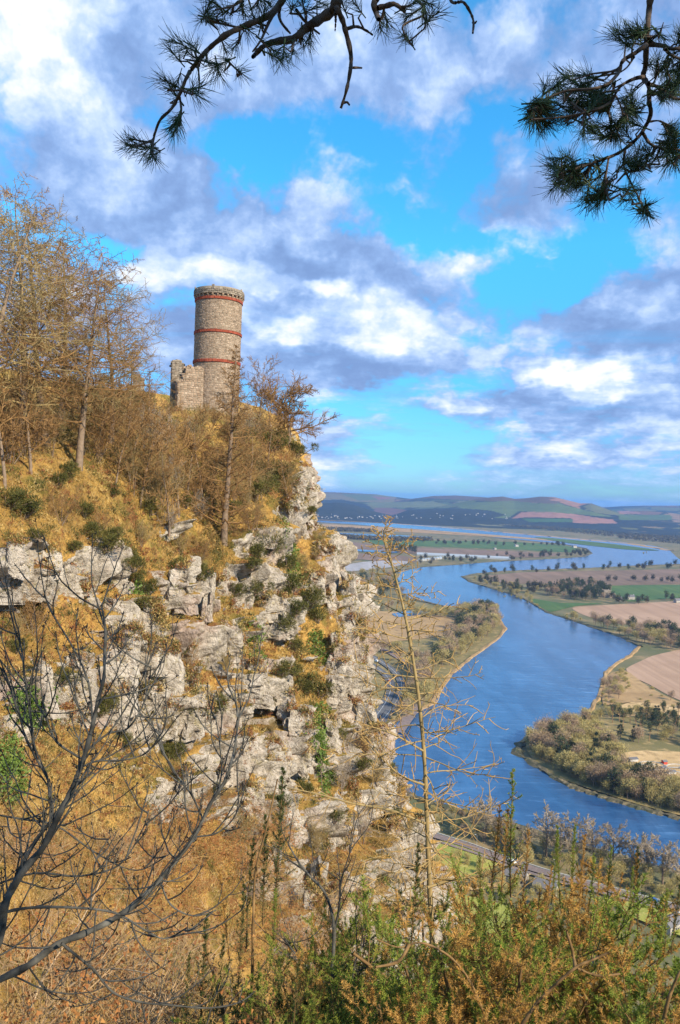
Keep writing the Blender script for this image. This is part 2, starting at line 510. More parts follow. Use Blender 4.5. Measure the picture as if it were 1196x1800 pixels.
# water: rippled, wind-streaked
m, t, b = new_mat('river_water'); M_water = m
tc = t.new('ShaderNodeTexCoord')
mp = t.new('ShaderNodeMapping'); t.l.new(tc.outputs['Object'], mp.inputs[0])
mp.inputs['Rotation'].default_value = (0, 0, R_(-12)); mp.inputs['Scale'].default_value = (.25, 1.0, 1)
rip = t.noise(mp.outputs[0], .12, 9, .72)
mp2 = t.new('ShaderNodeMapping'); t.l.new(tc.outputs['Object'], mp2.inputs[0])
mp2.inputs['Rotation'].default_value = (0, 0, R_(12)); mp2.inputs['Scale'].default_value = (1, .28, 1)
gust = t.noise(mp2.outputs[0], .022, 7, .65, .6)
c = t.mix(t.mapr(gust, .36, .64), (.016, .06, .15), (.035, .11, .24))
c = t.mix(t.mapr(rip, .53, .74, 0, .6), c, (.12, .25, .45))  # ripple highlights painted into the base colour
c = t.mix(t.mapr(rip, .32, .48, .8, 0), c, (.008, .04, .12))  # dark ripple troughs put into the colour as well
t.l.new(c, b.inputs['Base Color'])
b.inputs['Roughness'].default_value = .2
b.inputs['Specular IOR Level'].default_value = .5
bn = t.new('ShaderNodeBump'); bn.inputs['Distance'].default_value = .5; bn.inputs['Strength'].default_value = .5
t.l.new(rip, bn.inputs['Height']); t.l.new(bn.outputs[0], b.inputs['Normal'])

R_LEFT = [(1400, 1600), (1196, 1540), (1100, 1512), (1000, 1484), (900, 1452), (830, 1432), (760, 1415), (700, 1390), (640, 1350), (600, 1310), (620, 1290), (690, 1272), (735, 1252), (760, 1238), (774, 1215),
          (795, 1186), (825, 1160), (852, 1141), (878, 1122), (889, 1106), (880, 1090), (862, 1077), (820, 1068), (780, 1066), (745, 1058), (716, 1052), (700, 1038), (694, 1020), (700, 1004), (740, 997),
          (800, 993), (860, 988), (920, 985), (980, 982), (1025, 979), (1041, 973), (1030, 964), (985, 956), (920, 950), (860, 944), (800, 938), (740, 932), (680, 927), (620, 922), (540, 917), (300, 905)]
R_RIGHT = [(300, 897), (540, 911), (620, 915), (700, 920), (780, 926), (850, 932), (930, 939), (1000, 945), (1060, 950), (1110, 955), (1150, 960), (1175, 966), (1183, 973), (1196, 984), (1230, 1000),
           (1196, 992), (1120, 995), (1034, 999), (951, 1002), (891, 1004), (835, 1009), (814, 1014), (826, 1023), (869, 1036), (913, 1049), (940, 1063), (962, 1077), (1006, 1091), (1061, 1110), (1096, 1121),
           (1125, 1137), (1108, 1154), (1086, 1166), (1068, 1182), (1062, 1200), (1054, 1225), (1042, 1246), (1026, 1261), (997, 1274), (966, 1284), (936, 1294), (916, 1308), (910, 1326), (936, 1340),
           (962, 1360), (997, 1380), (1032, 1393), (1073, 1406), (1123, 1421), (1196, 1441), (1400, 1490)]
tag(poly_sheet('river', R_LEFT + R_RIGHT, 0.5, M_water), kind='structure')

def ribbon(name, pts, w0, w1, h, mat, px=True, close=False, seed=1, jag=1.1):
    """a raised strip along a line of photo points: sloping sides and an uneven top"""
    rng = np.random.default_rng(seed)
    P = np.array(pts, float)
    Q = []
    for k in range(len(P) - 1):
        n = max(2, int(np.hypot(*(P[k + 1] - P[k])) / 6))
        for s in range(n): Q.append(P[k] + (P[k + 1] - P[k]) * s / n)
    Q.append(P[-1]); Q = np.array(Q)
    W = ground(Q[:, 0], Q[:, 1], 0.0)
    T = nrm(np.gradient(W, axis=0)); Nn = np.stack([-T[:, 1], T[:, 0], 0 * T[:, 0]], 1)
    j = 1 + jag * rng.normal(0, .4, (len(W), 2))
    rows = np.stack([W + Nn * (w0 * j[:, :1]), W + Nn * (w0 * .5), W - Nn * (w1 * .5), W - Nn * (w1 * j[:, 1:])], 1)
    rows[:, :, 2] = np.array([0.0, h, h, 0.0])[None] + np.array([0, 1, 1, 0])[None] * rng.normal(0, h * .2, (len(W), 4))
    i = np.arange(len(W) * 4).reshape(len(W), 4)
    q = np.stack([i[:-1, :-1], i[1:, :-1], i[1:, 1:], i[:-1, 1:]], -1).reshape(-1, 4)
    return tag(quick(name, rows.reshape(-1, 3), q[:, ::-1], mat), kind='structure')

ribbon('river_bank', R_LEFT[10:24], 4, 2, 1.2, M_reed, seed=2)
ribbon('river_bank', R_LEFT[23:45], 6, 5, 1.5, M_mud, seed=3)
ribbon('river_bank', R_RIGHT[15:31], 5, 4, 1.5, M_mud, seed=4)
ribbon('river_bank', R_RIGHT[30:42], 2, 4, 1.2, M_reed, seed=5)
ribbon('river_bank', R_RIGHT[41:50], 3, 4, 1.6, M_mud, seed=6)
ribbon('river_bank', R_LEFT[0:9], 4, 4, 1.5, M_mud, seed=7)
ribbon('river_bank', [(540, 913), (700, 921), (850, 933), (1000, 946), (1110, 956), (1180, 968)], 25, 25, 2, M_reed, seed=8)

FIELDS = [
    ('rough_pasture', M_scrubland, [(560, 1060), (650, 1052), (716, 1056), (745, 1062), (780, 1069), (820, 1071), (860, 1080), (876, 1092), (884, 1106), (874, 1120), (848, 1139), (820, 1158), (790, 1184), (768, 1214), (752, 1238), (730, 1250), (688, 1270), (560, 1290)]),
    ('ploughed_field', M_plough, [(1006, 1069), (1060, 1064), (1120, 1061), (1260, 1056), (1260, 1112), (1196, 1107), (1110, 1099), (1034, 1084)]),
    ('ploughed_field', M_plough, [(1101, 1176), (1128, 1162), (1160, 1150), (1300, 1128), (1300, 1250), (1196, 1232), (1142, 1204), (1112, 1190)]),
    ('brown_field', M_plough2, [(845, 1014), (924, 1006), (1034, 1004), (1300, 1000), (1300, 1028), (1196, 1027), (1061, 1029), (951, 1026), (891, 1026)]),
    ('green_field', M_green, [(1050, 1033), (1110, 1029), (1260, 1030), (1260, 1053), (1196, 1051), (1110, 1058), (1080, 1050)]),
    ('green_field', M_green, [(930, 1052), (985, 1060), (1060, 1061), (1012, 1066), (968, 1076), (945, 1064)]),
    ('green_field', M_green, [(650, 949), (760, 950), (880, 952), (985, 958), (1022, 966), (1000, 971), (900, 966), (760, 961), (660, 957)]),
    ('brown_field', M_plough2, [(590, 950), (660, 958), (760, 964), (900, 969), (990, 974), (940, 980), (800, 978), (700, 972), (590, 966)]),
    ('brown_field', M_plough2, [(590, 972), (700, 976), (740, 985), (700, 992), (640, 984), (590, 984)]),
    ('tan_field', M_reed, [(560, 921), (700, 928), (850, 939), (960, 948), (1000, 953), (900, 946), (760, 938), (640, 932), (560, 927)]),
    ('fleece_covered_field', M_pale, [(575, 1000), (640, 988), (700, 986), (722, 989), (690, 997), (640, 1003), (590, 1006)]),
    ('reed_bed', M_reed, [(600, 1085), (650, 1075), (720, 1078), (790, 1085), (820, 1098), (780, 1118), (720, 1126), (650, 1132), (600, 1130)]),
    ('green_field', M_green, [(600, 1056), (650, 1055), (652, 1064), (610, 1068), (598, 1066)]),
    ('straw_field', M_straw, [(1078, 1250), (1110, 1236), (1196, 1240), (1300, 1245), (1300, 1272), (1196, 1268), (1100, 1263)]),
    ('rough_pasture', M_reed, [(1066, 1190), (1100, 1180), (1136, 1206), (1196, 1236), (1300, 1256), (1196, 1242), (1110, 1236), (1060, 1240)]),
    ('rough_pasture', M_scrubland, [(925, 1310), (960, 1290), (1030, 1268), (1100, 1262), (1300, 1270), (1300, 1460), (1196, 1436), (1123, 1417), (1040, 1390), (980, 1368), (935, 1335)]),
    ('works_yard', M_straw, [(1090, 1330), (1130, 1322), (1300, 1332), (1300, 1385), (1190, 1372), (1140, 1352)]),
    ('lawn', M_lawn, [(740, 1500), (790, 1478), (830, 1490), (880, 1515), (850, 1540), (790, 1545), (740, 1530)]),
    ('lawn', M_lawn, [(700, 1620), (790, 1575), (900, 1600), (960, 1640), (1000, 1720), (960, 1800), (760, 1800), (690, 1720)]),
    ('lawn', M_lawn, [(1080, 1592), (1130, 1590), (1230, 1615), (1300, 1640), (1230, 1660), (1120, 1620)]),
    ('green_field', M_green, [(940, 945), (980, 947), (1080, 957), (1160, 968), (1100, 966), (1000, 955)][::-1]),
]
zz = 0.3
for nm, mt, pts in FIELDS:
    zz += .05
    poly_sheet(nm, pts, zz, mt)
# still water among the fields
for pts in ([(560, 936), (620, 938), (700, 941), (760, 945), (700, 945), (600, 941)], [(570, 963), (640, 967), (700, 970), (690, 973), (620, 969), (570, 967)], [(690, 1080), (730, 1074), (752, 1078), (730, 1083), (700, 1086)]):
    zz += .05
    poly_sheet('lagoon', pts, zz, M_water)

def strip(name, pts, wid, mat, z, n=12):
    P = np.array(pts, float); Q = []
    for k in range(len(P) - 1):
        a, b, c, d = P[max(k - 1, 0)], P[k], P[k + 1], P[min(k + 2, len(P) - 1)]
        for t in np.linspace(0, 1, n, endpoint=False):
            Q.append(.5 * ((2 * b) + (c - a) * t + (2 * a - 5 * b + 4 * c - d) * t * t + (3 * b - a - 3 * c + d) * t ** 3))
    Q.append(P[-1]); Q = np.array(Q)
    W = ground(Q[:, 0], Q[:, 1], 0.0)
    T = nrm(np.gradient(W, axis=0)); N_ = np.stack([-T[:, 1], T[:, 0], 0 * T[:, 0]], 1)
    V = np.stack([W + N_ * wid / 2, W - N_ * wid / 2], 1); V[:, :, 2] = z
    i = np.arange(len(W) * 2).reshape(-1, 2)
    return tag(quick(name, V.reshape(-1, 3), np.stack([i[:-1, 1], i[1:, 1], i[1:, 0], i[:-1, 0]], -1), mat), kind='structure')

m, t, b = new_mat('road_paint'); b.inputs['Base Color'].default_value = (.75, .75, .72, 1); M_paint = m
road_l = [(700, 1100), (668, 1128), (655, 1150), (672, 1172), (700, 1185), (716, 1205), (700, 1240), (660, 1290)]
road_a = [(600, 1136), (640, 1148), (672, 1166), (697, 1186), (706, 1208), (694, 1240), (655, 1290)]
road_b = [(600, 1146), (632, 1158), (660, 1174), (681, 1192), (687, 1212), (676, 1240), (640, 1290)]
rail_a = [(600, 1122), (650, 1134), (692, 1152), (722, 1174), (738, 1200), (736, 1235), (700, 1290)]
strip('railway', rail_a, 9, M_ballast, 1.3)
strip('road', road_a, 8.5, M_asphalt, 1.35)
strip('road', road_b, 8.5, M_asphalt, 1.35)
for nm, r_ in (('road_markings', road_a), ('road_markings', road_b)): strip(nm, r_, .22, M_paint, 1.37)
road_n = [(690, 1450), (760, 1472), (830, 1494), (900, 1520), (980, 1545), (1060, 1566), (1130, 1585), (1196, 1602), (1300, 1630)]
strip('road', road_n, 5.5, M_ballast, .95 + .6)
strip('pavement', [(x + 1, y + 9) for x, y in road_n], 2.2, M_ballast, 1.62)
strip('path', [(700, 1560), (800, 1568), (880, 1560), (930, 1540)], 3, M_straw, 1.6)

# ------------------------------------------------------------------ far hills
RIDGES = [  # distance, front width, back width, skyline in photo points
    (11500, 3800, 3000, [(-300, 846), (300, 856), (480, 862), (545, 864), (600, 866), (660, 869), (690, 873), (730, 878), (800, 886), (900, 905), (1000, 925)]),
    (10500, 3600, 3000, [(600, 885), (690, 881), (740, 875), (762, 872), (800, 871), (850, 874), (900, 880), (960, 893), (1040, 910)]),
    (8300, 2300, 2000, [(560, 912), (680, 905), (760, 894), (800, 885), (840, 877), (866, 874), (884, 873), (905, 877), (925, 876), (950, 873), (975, 874), (1000, 880), (1020, 885), (1040, 885), (1062, 893), (1085, 900), (1130, 908), (1250, 920)]),
    (7000, 1200, 1500, [(300, 885), (540, 886), (590, 883), (625, 888), (660, 900), (690, 906), (720, 897), (760, 895), (810, 895), (860, 900), (930, 912), (1000, 922)]),
    (13500, 4000, 3000, [(960, 905), (1040, 894), (1090, 890), (1130, 889), (1200, 889), (1300, 890), (1500, 895)]),
    (9600, 2200, 2000, [(1030, 912), (1090, 901), (1130, 898), (1170, 900), (1200, 904), (1300, 905), (1500, 905)]),
]
azs = np.linspace(R_(-28), R_(34), 560)
dd = np.concatenate([np.linspace(5400, 9000, 110), np.linspace(9060, 16500, 90)])
A, D = np.meshgrid(azs, dd)
X, Y = D * np.sin(A), D * np.cos(A)
Z = np.zeros_like(X)
P2 = np.stack([X.ravel(), Y.ravel(), 0 * X.ravel()], 1)
nz = fbm(P2, 1 / 900., 5, 5).reshape(X.shape); nz2 = fbm(P2, 1 / 2500., 3, 9).reshape(X.shape)
for Dr, wf, wb, sk in RIDGES:
    sk = np.array(sk, float)
    n = 60
    pxs = np.interp(np.linspace(0, 1, n * 4), np.linspace(0, 1, len(sk)), sk[:, 0]); pys = np.interp(np.linspace(0, 1, n * 4), np.linspace(0, 1, len(sk)), sk[:, 1])
    r = ray(pxs, pys); a_ = np.arctan2(r[:, 0], r[:, 1]); h_ = 190 + r[:, 2] / np.hypot(r[:, 0], r[:, 1]) * Dr
    h = np.interp(A, a_, h_, left=0, right=0)
    Dl = Dr + 350 * nz2
    u = np.where(D < Dl, (Dl - D) / wf, (D - Dl) / wb)
    u = np.clip(u, 0, 1); s = (1 - u * u * (3 - 2 * u))
    zr = h * s * (1 + .10 * nz * np.clip(u * 3, 0, 1))
    Z = np.maximum(Z, zr)
Z = Z + 1.0 + 5 * nz * np.clip((D - 5400) / 800, 0, 1) * (Z < 8)
Z[0] = -2
PH = np.stack([X, Y, Z], -1).reshape(-1, 3)
hx, hy, _ = project(PH)
f1, f21, cv, _ = cells(P2 * np.array([1, .55, 1]) + 120 * np.stack([fbm(P2, 1 / 500., 3, 41), fbm(P2, 1 / 500., 3, 42), 0 * hx], 1), 1 / 420., 77)
pal = np.array([(.12, .17, .05), (.085, .13, .04), (.17, .18, .07), (.30, .21, .11), (.20, .13, .075), (.07, .10, .03), (.34, .20, .12), (.045, .05, .025), (.15, .17, .06), (.26, .20, .09)])
colr = pal[(cv * len(pal)).astype(int) % len(pal)]
colr = np.where((f21 < .06)[:, None], np.array([.035, .045, .022]), colr)
wood = fbm(P2, 1 / 1100., 5, 21)
dflat = D.ravel(); zflat = PH[:, 2]
low_wood = (zflat < 95) & (dflat < 7600) & (wood > -.28)
hi_moor = (zflat > 175) & (wood > -.1)
colr = np.where((wood > .26)[:, None], np.array([.032, .042, .02]), colr)
colr = np.where(low_wood[:, None], np.array([.022, .03, .016]), colr)
colr = np.where(hi_moor[:, None], np.array([.13, .10, .055]), colr)

def inpoly(x, y, poly):
    ins = np.zeros(len(x), bool); n = len(poly)
    for k in range(n):
        (x1, y1), (x2, y2) = poly[k], poly[(k + 1) % n]
        c = ((y1 > y) != (y2 > y)) & (x < (x2 - x1) * (y - y1) / ((y2 - y1) + 1e-12) + x1)
        ins ^= c
    return ins
jx = hx + 3 * fbm(P2, 1 / 300., 3, 31); jy = hy + 1.0 * fbm(P2, 1 / 300., 3, 32)
for poly, c_ in (([(898, 912), (918, 900), (960, 900), (1010, 903), (1045, 909), (1078, 913), (1086, 920), (1040, 921), (1008, 919), (1005, 911), (930, 909)], (.36, .20, .13)),
                 ([(915, 911), (1006, 912), (1008, 918), (930, 918)], (.06, .14, .035)), ([(800, 884), (900, 880), (1000, 890), (1080, 908), (1040, 906), (960, 898), (915, 898), (890, 912), (820, 905)], (.12, .18, .05)),
                 ([(1086, 898), (1124, 899), (1124, 904), (1090, 903)], (.36, .2, .13)), ([(1086, 905), (1180, 905), (1180, 914), (1090, 914)], (.10, .17, .045)),
                 ([(545, 866), (700, 871), (690, 884), (560, 880)], (.19, .18, .08)), ([(600, 868), (660, 870), (695, 874), (680, 879), (630, 880)], (.12, .17, .06)), ([(655, 872), (697, 875), (665, 879)], (.24, .14, .12)),
                 ([(640, 884), (760, 881), (800, 890), (740, 893), (660, 892)], (.15, .19, .07)), ([(545, 880), (600, 878), (640, 885), (665, 900), (650, 906), (545, 906)], (.025, .034, .018)),
                 ([(690, 905), (720, 895), (800, 893), (860, 897), (890, 905), (860, 912), (740, 912)], (.025, .034, .018)), ([(660, 893), (690, 893), (715, 897), (690, 906), (660, 900)], (.17, .10, .075))):
    ins = inpoly(jx, jy, poly)
    colr = np.where(ins[:, None], np.array(c_) * (1 + .25 * nz.ravel()[:, None]), colr)
m, t, b = new_mat('hill_fields'); M_hill = m
at_ = t.new('ShaderNodeAttribute', attribute_name='land'); tc = t.new('ShaderNodeTexCoord')
c = t.mix(t.mapr(t.noise(tc.outputs['Object'], .012, 6, .65), .35, .65, .0, .35), at_.outputs['Color'], (.05, .05, .03))
t.l.new(c, b.inputs['Base Color']); b.inputs['Roughness'].default_value = .95
colr = colr * np.array([.78, .70, .74])
i = np.arange(X.size).reshape(X.shape)
q = np.stack([i[:-1, :-1], i[:-1, 1:], i[1:, 1:], i[1:, :-1]], -1).reshape(-1, 4)
tag(quick('hills', PH, q, M_hill, smooth=True, attrs={'land': colr}), kind='structure')

# ------------------------------------------------------------------ the cliff
NET = [ # per row: photo x, photo y, distance along the view axis
    ([-300, -100, 60, 180, 300, 400, 470, 522], [640, 680, 700, 708, 720, 728, 752, 792], [70, 80, 92, 104, 112, 115, 117, 119]),
    ([-300, -100, 60, 180, 300, 400, 480, 536], [740, 770, 800, 808, 815, 820, 826, 845], [52, 58, 66, 76, 88, 98, 107, 114]),
    ([-300, -100, 60, 180, 300, 400, 490, 546], [850, 880, 900, 912, 920, 925, 925, 905], [49, 54, 60, 70, 80, 89, 99, 109]),
    ([-300, -100, 60, 180, 300, 400, 500, 588], [990, 993, 998, 1008, 1014, 1018, 1014, 1002], [47, 52, 57, 66, 76, 84, 94, 105]),
    ([-300, -100, 60, 180, 300, 420, 530, 634], [1110] * 8, [45, 50, 55, 63, 72, 81, 91, 101]),
    ([-300, -100, 60, 180, 300, 420, 540, 640], [1230] * 8, [41, 46, 52, 59, 68, 77, 87, 97]),
    ([-300, -100, 80, 200, 320, 440, 570, 682], [1350] * 8, [37, 42, 48, 55, 63, 71, 81, 91]),
    ([-300, -100, 80, 220, 360, 490, 620, 738], [1480] * 8, [33, 37, 44, 51, 58, 67, 77, 88]),
    ([-300, -100, 80, 240, 400, 550, 690, 805], [1620] * 8, [30, 33, 39, 45, 53, 62, 73, 84]),
    ([-300, -100, 80, 260, 440, 600, 760, 905], [1800] * 8, [26, 29, 34, 40, 47, 56, 67, 80]),
    ([-300, -100, 80, 280, 460, 640, 820, 980], [2150] * 8, [22, 25, 29, 34, 41, 50, 60, 74]),
    ([-300, -100, 80, 280, 460, 640, 840, 1020], [2800] * 8, [18, 20, 24, 28, 34, 42, 52, 64]),
]
rows = []
for xs, ys, ds in NET:
    W = at(np.array(xs, float), np.array(ys, float), np.array(ds, float))
    e = [at(np.array(xs[-1] - a_, float), np.array(ys[-1], float), ds[-1] + b_) for a_, b_ in ((3, 9), (22, 32), (60, 80))]
    rows.append(np.concatenate([W, np.array(e)]))
top = rows[0]
back1 = top + np.array([0, 22, -.6]); back2 = top + np.array([-8, 70, -6]); back3 = top + np.array([-30, 260, -150])
foot = rows[-1].copy(); foot[:, 2] = 60; foot[:, 1] += 14; foot2 = foot.copy(); foot2[:, 2] = -3; foot2[:, 1] += 40
net = np.stack([back3, back2, back1] + rows + [foot, foot2])

def catmull(Pn, t):
    """Catmull-Rom along axis 0 at parameters t (0..n-1)"""
    n = len(Pn); k = np.clip(np.floor(t).astype(int), 0, n - 2); f = (t - k).reshape((-1,) + (1,) * (Pn.ndim - 1))
    a, b, c, d = Pn[np.maximum(k - 1, 0)], Pn[k], Pn[k + 1], Pn[np.minimum(k + 2, n - 1)]
    return .5 * (2 * b + (c - a) * f + (2 * a - 5 * b + 4 * c - d) * f ** 2 + (3 * b - a - 3 * c + d) * f ** 3)

dens_r = np.array([4, 6, 14, 60, 62, 66, 74, 82, 84, 84, 84, 84, 78, 24, 12, 6])   # samples between net rows
tr = np.concatenate([k + np.arange(n) / n for k, n in enumerate(dens_r[:len(net) - 1])] + [[len(net) - 1]])
dens_c = np.array([26, 66, 78, 78, 78, 78, 84, 34, 20, 8])
tcq = np.concatenate([k + np.arange(n) / n for k, n in enumerate(dens_c)] + [[net.shape[1] - 1]])
G = catmull(net, tr)
G = np.moveaxis(catmull(np.moveaxis(G, 1, 0), tcq), 0, 1)
nr, nc = G.shape[:2]
def grid_normals(G):
    n = nrm(np.cross(np.gradient(G, axis=1), np.gradient(G, axis=0)))
    return n
N0 = grid_normals(G)
if (N0[nr // 2, nc // 3] @ (EYE - G[nr // 2, nc // 3])) < 0: N0 = -N0; FLIP = True
else: FLIP = False
Pf = G.reshape(-1, 3)
gx, gy, gd = project(Pf)
front = (tcq[None, :] <= 7.6) & (tr[:, None] > 2.5) & (tr[:, None] < 13.5)
ROCK = [(60, 1010, 125, 62), (150, 985, 50, 40), (225, 1090, 50, 60), (330, 1060, 66, 48), (240, 1185, 120, 85), (330, 1135, 90, 62), (460, 962, 52, 46), (455, 1035, 62, 42), (488, 1100, 50, 62), (440, 1225, 66, 66),
        (300, 1265, 130, 72), (120, 1240, 90, 60), (390, 1345, 66, 50), (500, 1340, 66, 72), (612, 1060, 32, 70), (575, 985, 36, 62), (528, 890, 24, 60), (620, 1190, 52, 100), (30, 1260, 60, 90),
        (330, 1410, 66, 46), (680, 1300, 36, 64), (650, 1410, 56, 62), (690, 1500, 70, 70), (612, 1330, 66, 50), (560, 1445, 76, 56), (750, 1590, 62, 60), (630, 1570, 84, 62), (510, 1555, 60, 42), (420, 1440, 66, 42), (540, 1040, 26, 40), (500, 1190, 40, 46), (560, 1640, 90, 60), (690, 1680, 90, 80), (300, 930, 26, 20), (200, 1010, 24, 30)]
rock = np.full(len(Pf), -1.0)
wx = gx + 26 * fbm(Pf, .16, 4, 3); wy = gy + 26 * fbm(Pf, .16, 4, 4)
lean = np.zeros(len(Pf))
for cx, cy, rx, ry in ROCK:
    rv = 1.0 - np.hypot((wx - cx) / rx, (wy - cy) / ry)
    lean = np.where(rv > rock, (cy + .3 * ry - gy) / F * gd, lean)                                  # crags stand steeper than the slope
    rock = np.maximum(rock, rv)
rn = fbm(Pf, .22, 5, 51, .6)
rn2 = fbm(Pf, .7, 4, 52, .6)
rn3 = fbm(Pf, 1.9, 3, 53, .6)
mask = np.clip((rock + .10 + .75 * rn + .6 * rn2 + .3 * rn3) * 2.4, 0, 1)
mask[~front.ravel()] = np.clip((.3 + rn[~front.ravel()]) * 2, 0, 1)
up = np.array([0, 0, 1.0])
OUT = nrm(N0.reshape(-1, 3) * np.array([1, 1, .35]))
strata = Pf @ np.array([.18, .10, 1.0])
q = (Pf + .5 * np.stack([fbm(Pf, .5, 3, 81), fbm(Pf, .5, 3, 82), fbm(Pf, .5, 3, 83)], 1)) * np.array([1, 1, .42])
a1 = cells(q, 1 / 5.5, 11); a2 = cells(q + 9, 1 / 2.1, 12); a3 = cells(q + 3, 1 / .85, 13)
tilt = lambda o, s, seed: (o[3] * np.stack([(hsh((o[2] * 9999).astype(np.int64), np.zeros(len(Pf), np.int64), np.full(len(Pf), k_), seed) - .5) for k_ in range(3)], 1)).sum(1) * s
D1 = (a1[2] - .5) * 2.4 + tilt(a1, .9, 1); D2 = (a2[2] - .5) * 1.25 + tilt(a2, 1.0, 2); D3 = (a3[2] - .5) * .42 + tilt(a3, .8, 3)
crack = -.55 * np.clip(1 - a1[1] / .10, 0, 1) - .4 * np.clip(1 - a2[1] / .14, 0, 1) - .16 * np.clip(1 - a3[1] / .2, 0, 1)
def blur(a, n):
    for _ in range(n):
        a[1:-1] = .25 * a[:-2] + .5 * a[1:-1] + .25 * a[2:]
        a[:, 1:-1] = .25 * a[:, :-2] + .5 * a[:, 1:-1] + .25 * a[:, 2:]
    return a
lean = blur(np.clip(lean, -2.5, 2.5).reshape(nr, nc), 6).ravel()
a4 = cells(q * np.array([1, 1, 1.6]) + 5, 1 / .42, 14)
D3 = D3 * 1.5 + (a4[2] - .5) * .22 - .10 * np.clip(1 - a4[1] / .2, 0, 1)
disp = mask * (.6 + .6 * lean + .85 * D1 + 1.35 * D2 + .95 * D3 + 1.3 * crack) + (1 - mask) * (.9 * fbm(Pf, .12, 3, 61) + .45 * fbm(Pf, .5, 4, 62) + .18 * fbm(Pf, 2.2, 2, 63))
disp = blur((disp * np.clip((Pf[:, 1] - 8) / 30, .35, 1)).reshape(nr, nc), 2).ravel()
fade = np.ones((nr, nc)); fade[:40] *= np.linspace(.2, 1, 40)[:, None]
CL = Pf + OUT * (disp * fade.ravel())[:, None]
Gd = CL.reshape(nr, nc, 3)
N1 = grid_normals(Gd) * (-1 if FLIP else 1)
N1f = N1.reshape(-1, 3)
# soil and grass settle on what lies flat
Ns = grid_normals(np.stack([blur(Gd[..., k].copy(), 5) for k in range(3)], -1)).reshape(-1, 3) * (-1 if FLIP else 1)
mask2 = np.clip(mask * 1.25 - .8 * np.clip((Ns[:, 2] - .62) * 4, 0, 1), 0, 1)
i = np.arange(nr * nc).reshape(nr, nc)
q = np.stack([i[:-1, :-1], i[:-1, 1:], i[1:, 1:], i[1:, :-1]], -1).reshape(-1, 4)
if not FLIP: q = q
else: q = q[:, ::-1]

m, t, b = new_mat('cliff_rock_and_turf'); M_cliff = m
tc = t.new('ShaderNodeTexCoord'); v = tc.outputs['Object']
ra = t.new('ShaderNodeAttribute', attribute_name='rock').outputs['Fac']
vs = t.vmath('MULTIPLY', v, (1, 1, .45)); n1 = t.noise(vs, .7, 8, .68); n2 = t.noise(v, 3.4, 8, .7); n3 = t.noise(v, 9.0, 5, .7); n4 = t.noise(v, .16, 5, .6)
rk = t.ramp(t.math('MULTIPLY_ADD', n1, .55, t.math('MULTIPLY', n2, .45)), [(.27, (.07, .06, .05)), (.39, (.21, .17, .13)), (.49, (.42, .36, .29)), (.59, (.59, .515, .43)), (.73, (.70, .63, .55))])
rk = t.mix(t.mapr(t.noise(v, 1.6, 7, .7, .4), .54, .66, 0, .6), rk, (.40, .33, .15))          # yellow-green lichen
rk = t.mix(t.mapr(n4, .52, .66, 0, .55), rk, (.36, .23, .18))                                   # pinkish weathering
rk = t.mix(t.mapr(n3, .58, .72, 0, .55), rk, (.075, .07, .062))                                 # dark speckle
gr = t.ramp(t.math('MULTIPLY_ADD', t.noise(v, .35, 7, .65), .6, t.math('MULTIPLY', n2, .4)), [(.28, (.065, .055, .018)), (.40, (.20, .12, .032)), (.50, (.37, .22, .06)), (.60, (.47, .29, .085)), (.74, (.56, .38, .14))])
gr = t.mix(t.mapr(t.noise(v, .12, 5, .6), .45, .62, 0, .5), gr, (.62, .36, .10))
gr = t.mix(t.mapr(t.noise(v, .23, 8, .66), .50, .62, 0, .75), gr, (.125, .12, .028))             # greener turf
gr = t.mix(t.mapr(t.noise(v, .42, 8, .68, .3), .54, .64, 0, .75), gr, (.22, .085, .04))         # russet heather and bracken
e = t.math('ADD', ra, t.math('MULTIPLY', t.math('SUBTRACT', n2, .5), .9))
f = t.mapr(e, .42, .58)
t.l.new(t.mix(f, gr, rk), b.inputs['Base Color'])
b.inputs['Roughness'].default_value = .95; b.inputs['Specular IOR Level'].default_value = .1
bn = t.new('ShaderNodeBump'); bn.inputs['Distance'].default_value = .35; bn.inputs['Strength'].default_value = .9
vd = t.vor(t.vmath('ADD', v, t.vmath('SCALE', t.noise(v, 1.2, 3, col=True))), 1.3, 'DISTANCE_TO_EDGE')
hh = t.math('ADD', n2, t.math('MULTIPLY', t.math('MULTIPLY', t.mapr(vd, 0, .06, 0, 1), .22), f))
hh = t.math('ADD', hh, t.math('MULTIPLY', n3, .5))
t.l.new(hh, bn.inputs['Height']); t.l.new(bn.outputs[0], b.inputs['Normal'])
cliff = tag(quick('cliff', CL, q, M_cliff, smooth=False, attrs={'rock': mask2}), kind='structure')

# look-up: which point of the cliff shows at a photo point
cpx, cpy, cpd = project(CL)
vis = np.where((cpd > 1) & (cpx > -320) & (cpx < 1000) & (cpy > 600) & (cpy < 1900) & ((np.arange(len(CL)) % nc) < np.searchsorted(tcq, 7.3)))[0]
cellmap = {}
for k in vis:
    cellmap.setdefault((int(cpx[k] // 8), int(cpy[k] // 8)), []).append(k)
def cliff_at(px, py, r=1):
    best = None
    for rad in range(r, 8):
        c_ = [k for a_ in range(-rad, rad + 1) for b_ in range(-rad, rad + 1) for k in cellmap.get((int(px // 8) + a_, int(py // 8) + b_), ())]
        if c_:
            c_ = np.array(c_); dd_ = np.hypot(cpx[c_] - px, cpy[c_] - py)
            c_ = c_[dd_ < dd_.min() + 3]
            best = c_[np.argmin(cpd[c_])]
            return CL[best], N1f[best]
    return at(px, py, 60), np.array([0, -1, 0.3])


CRAGP = []
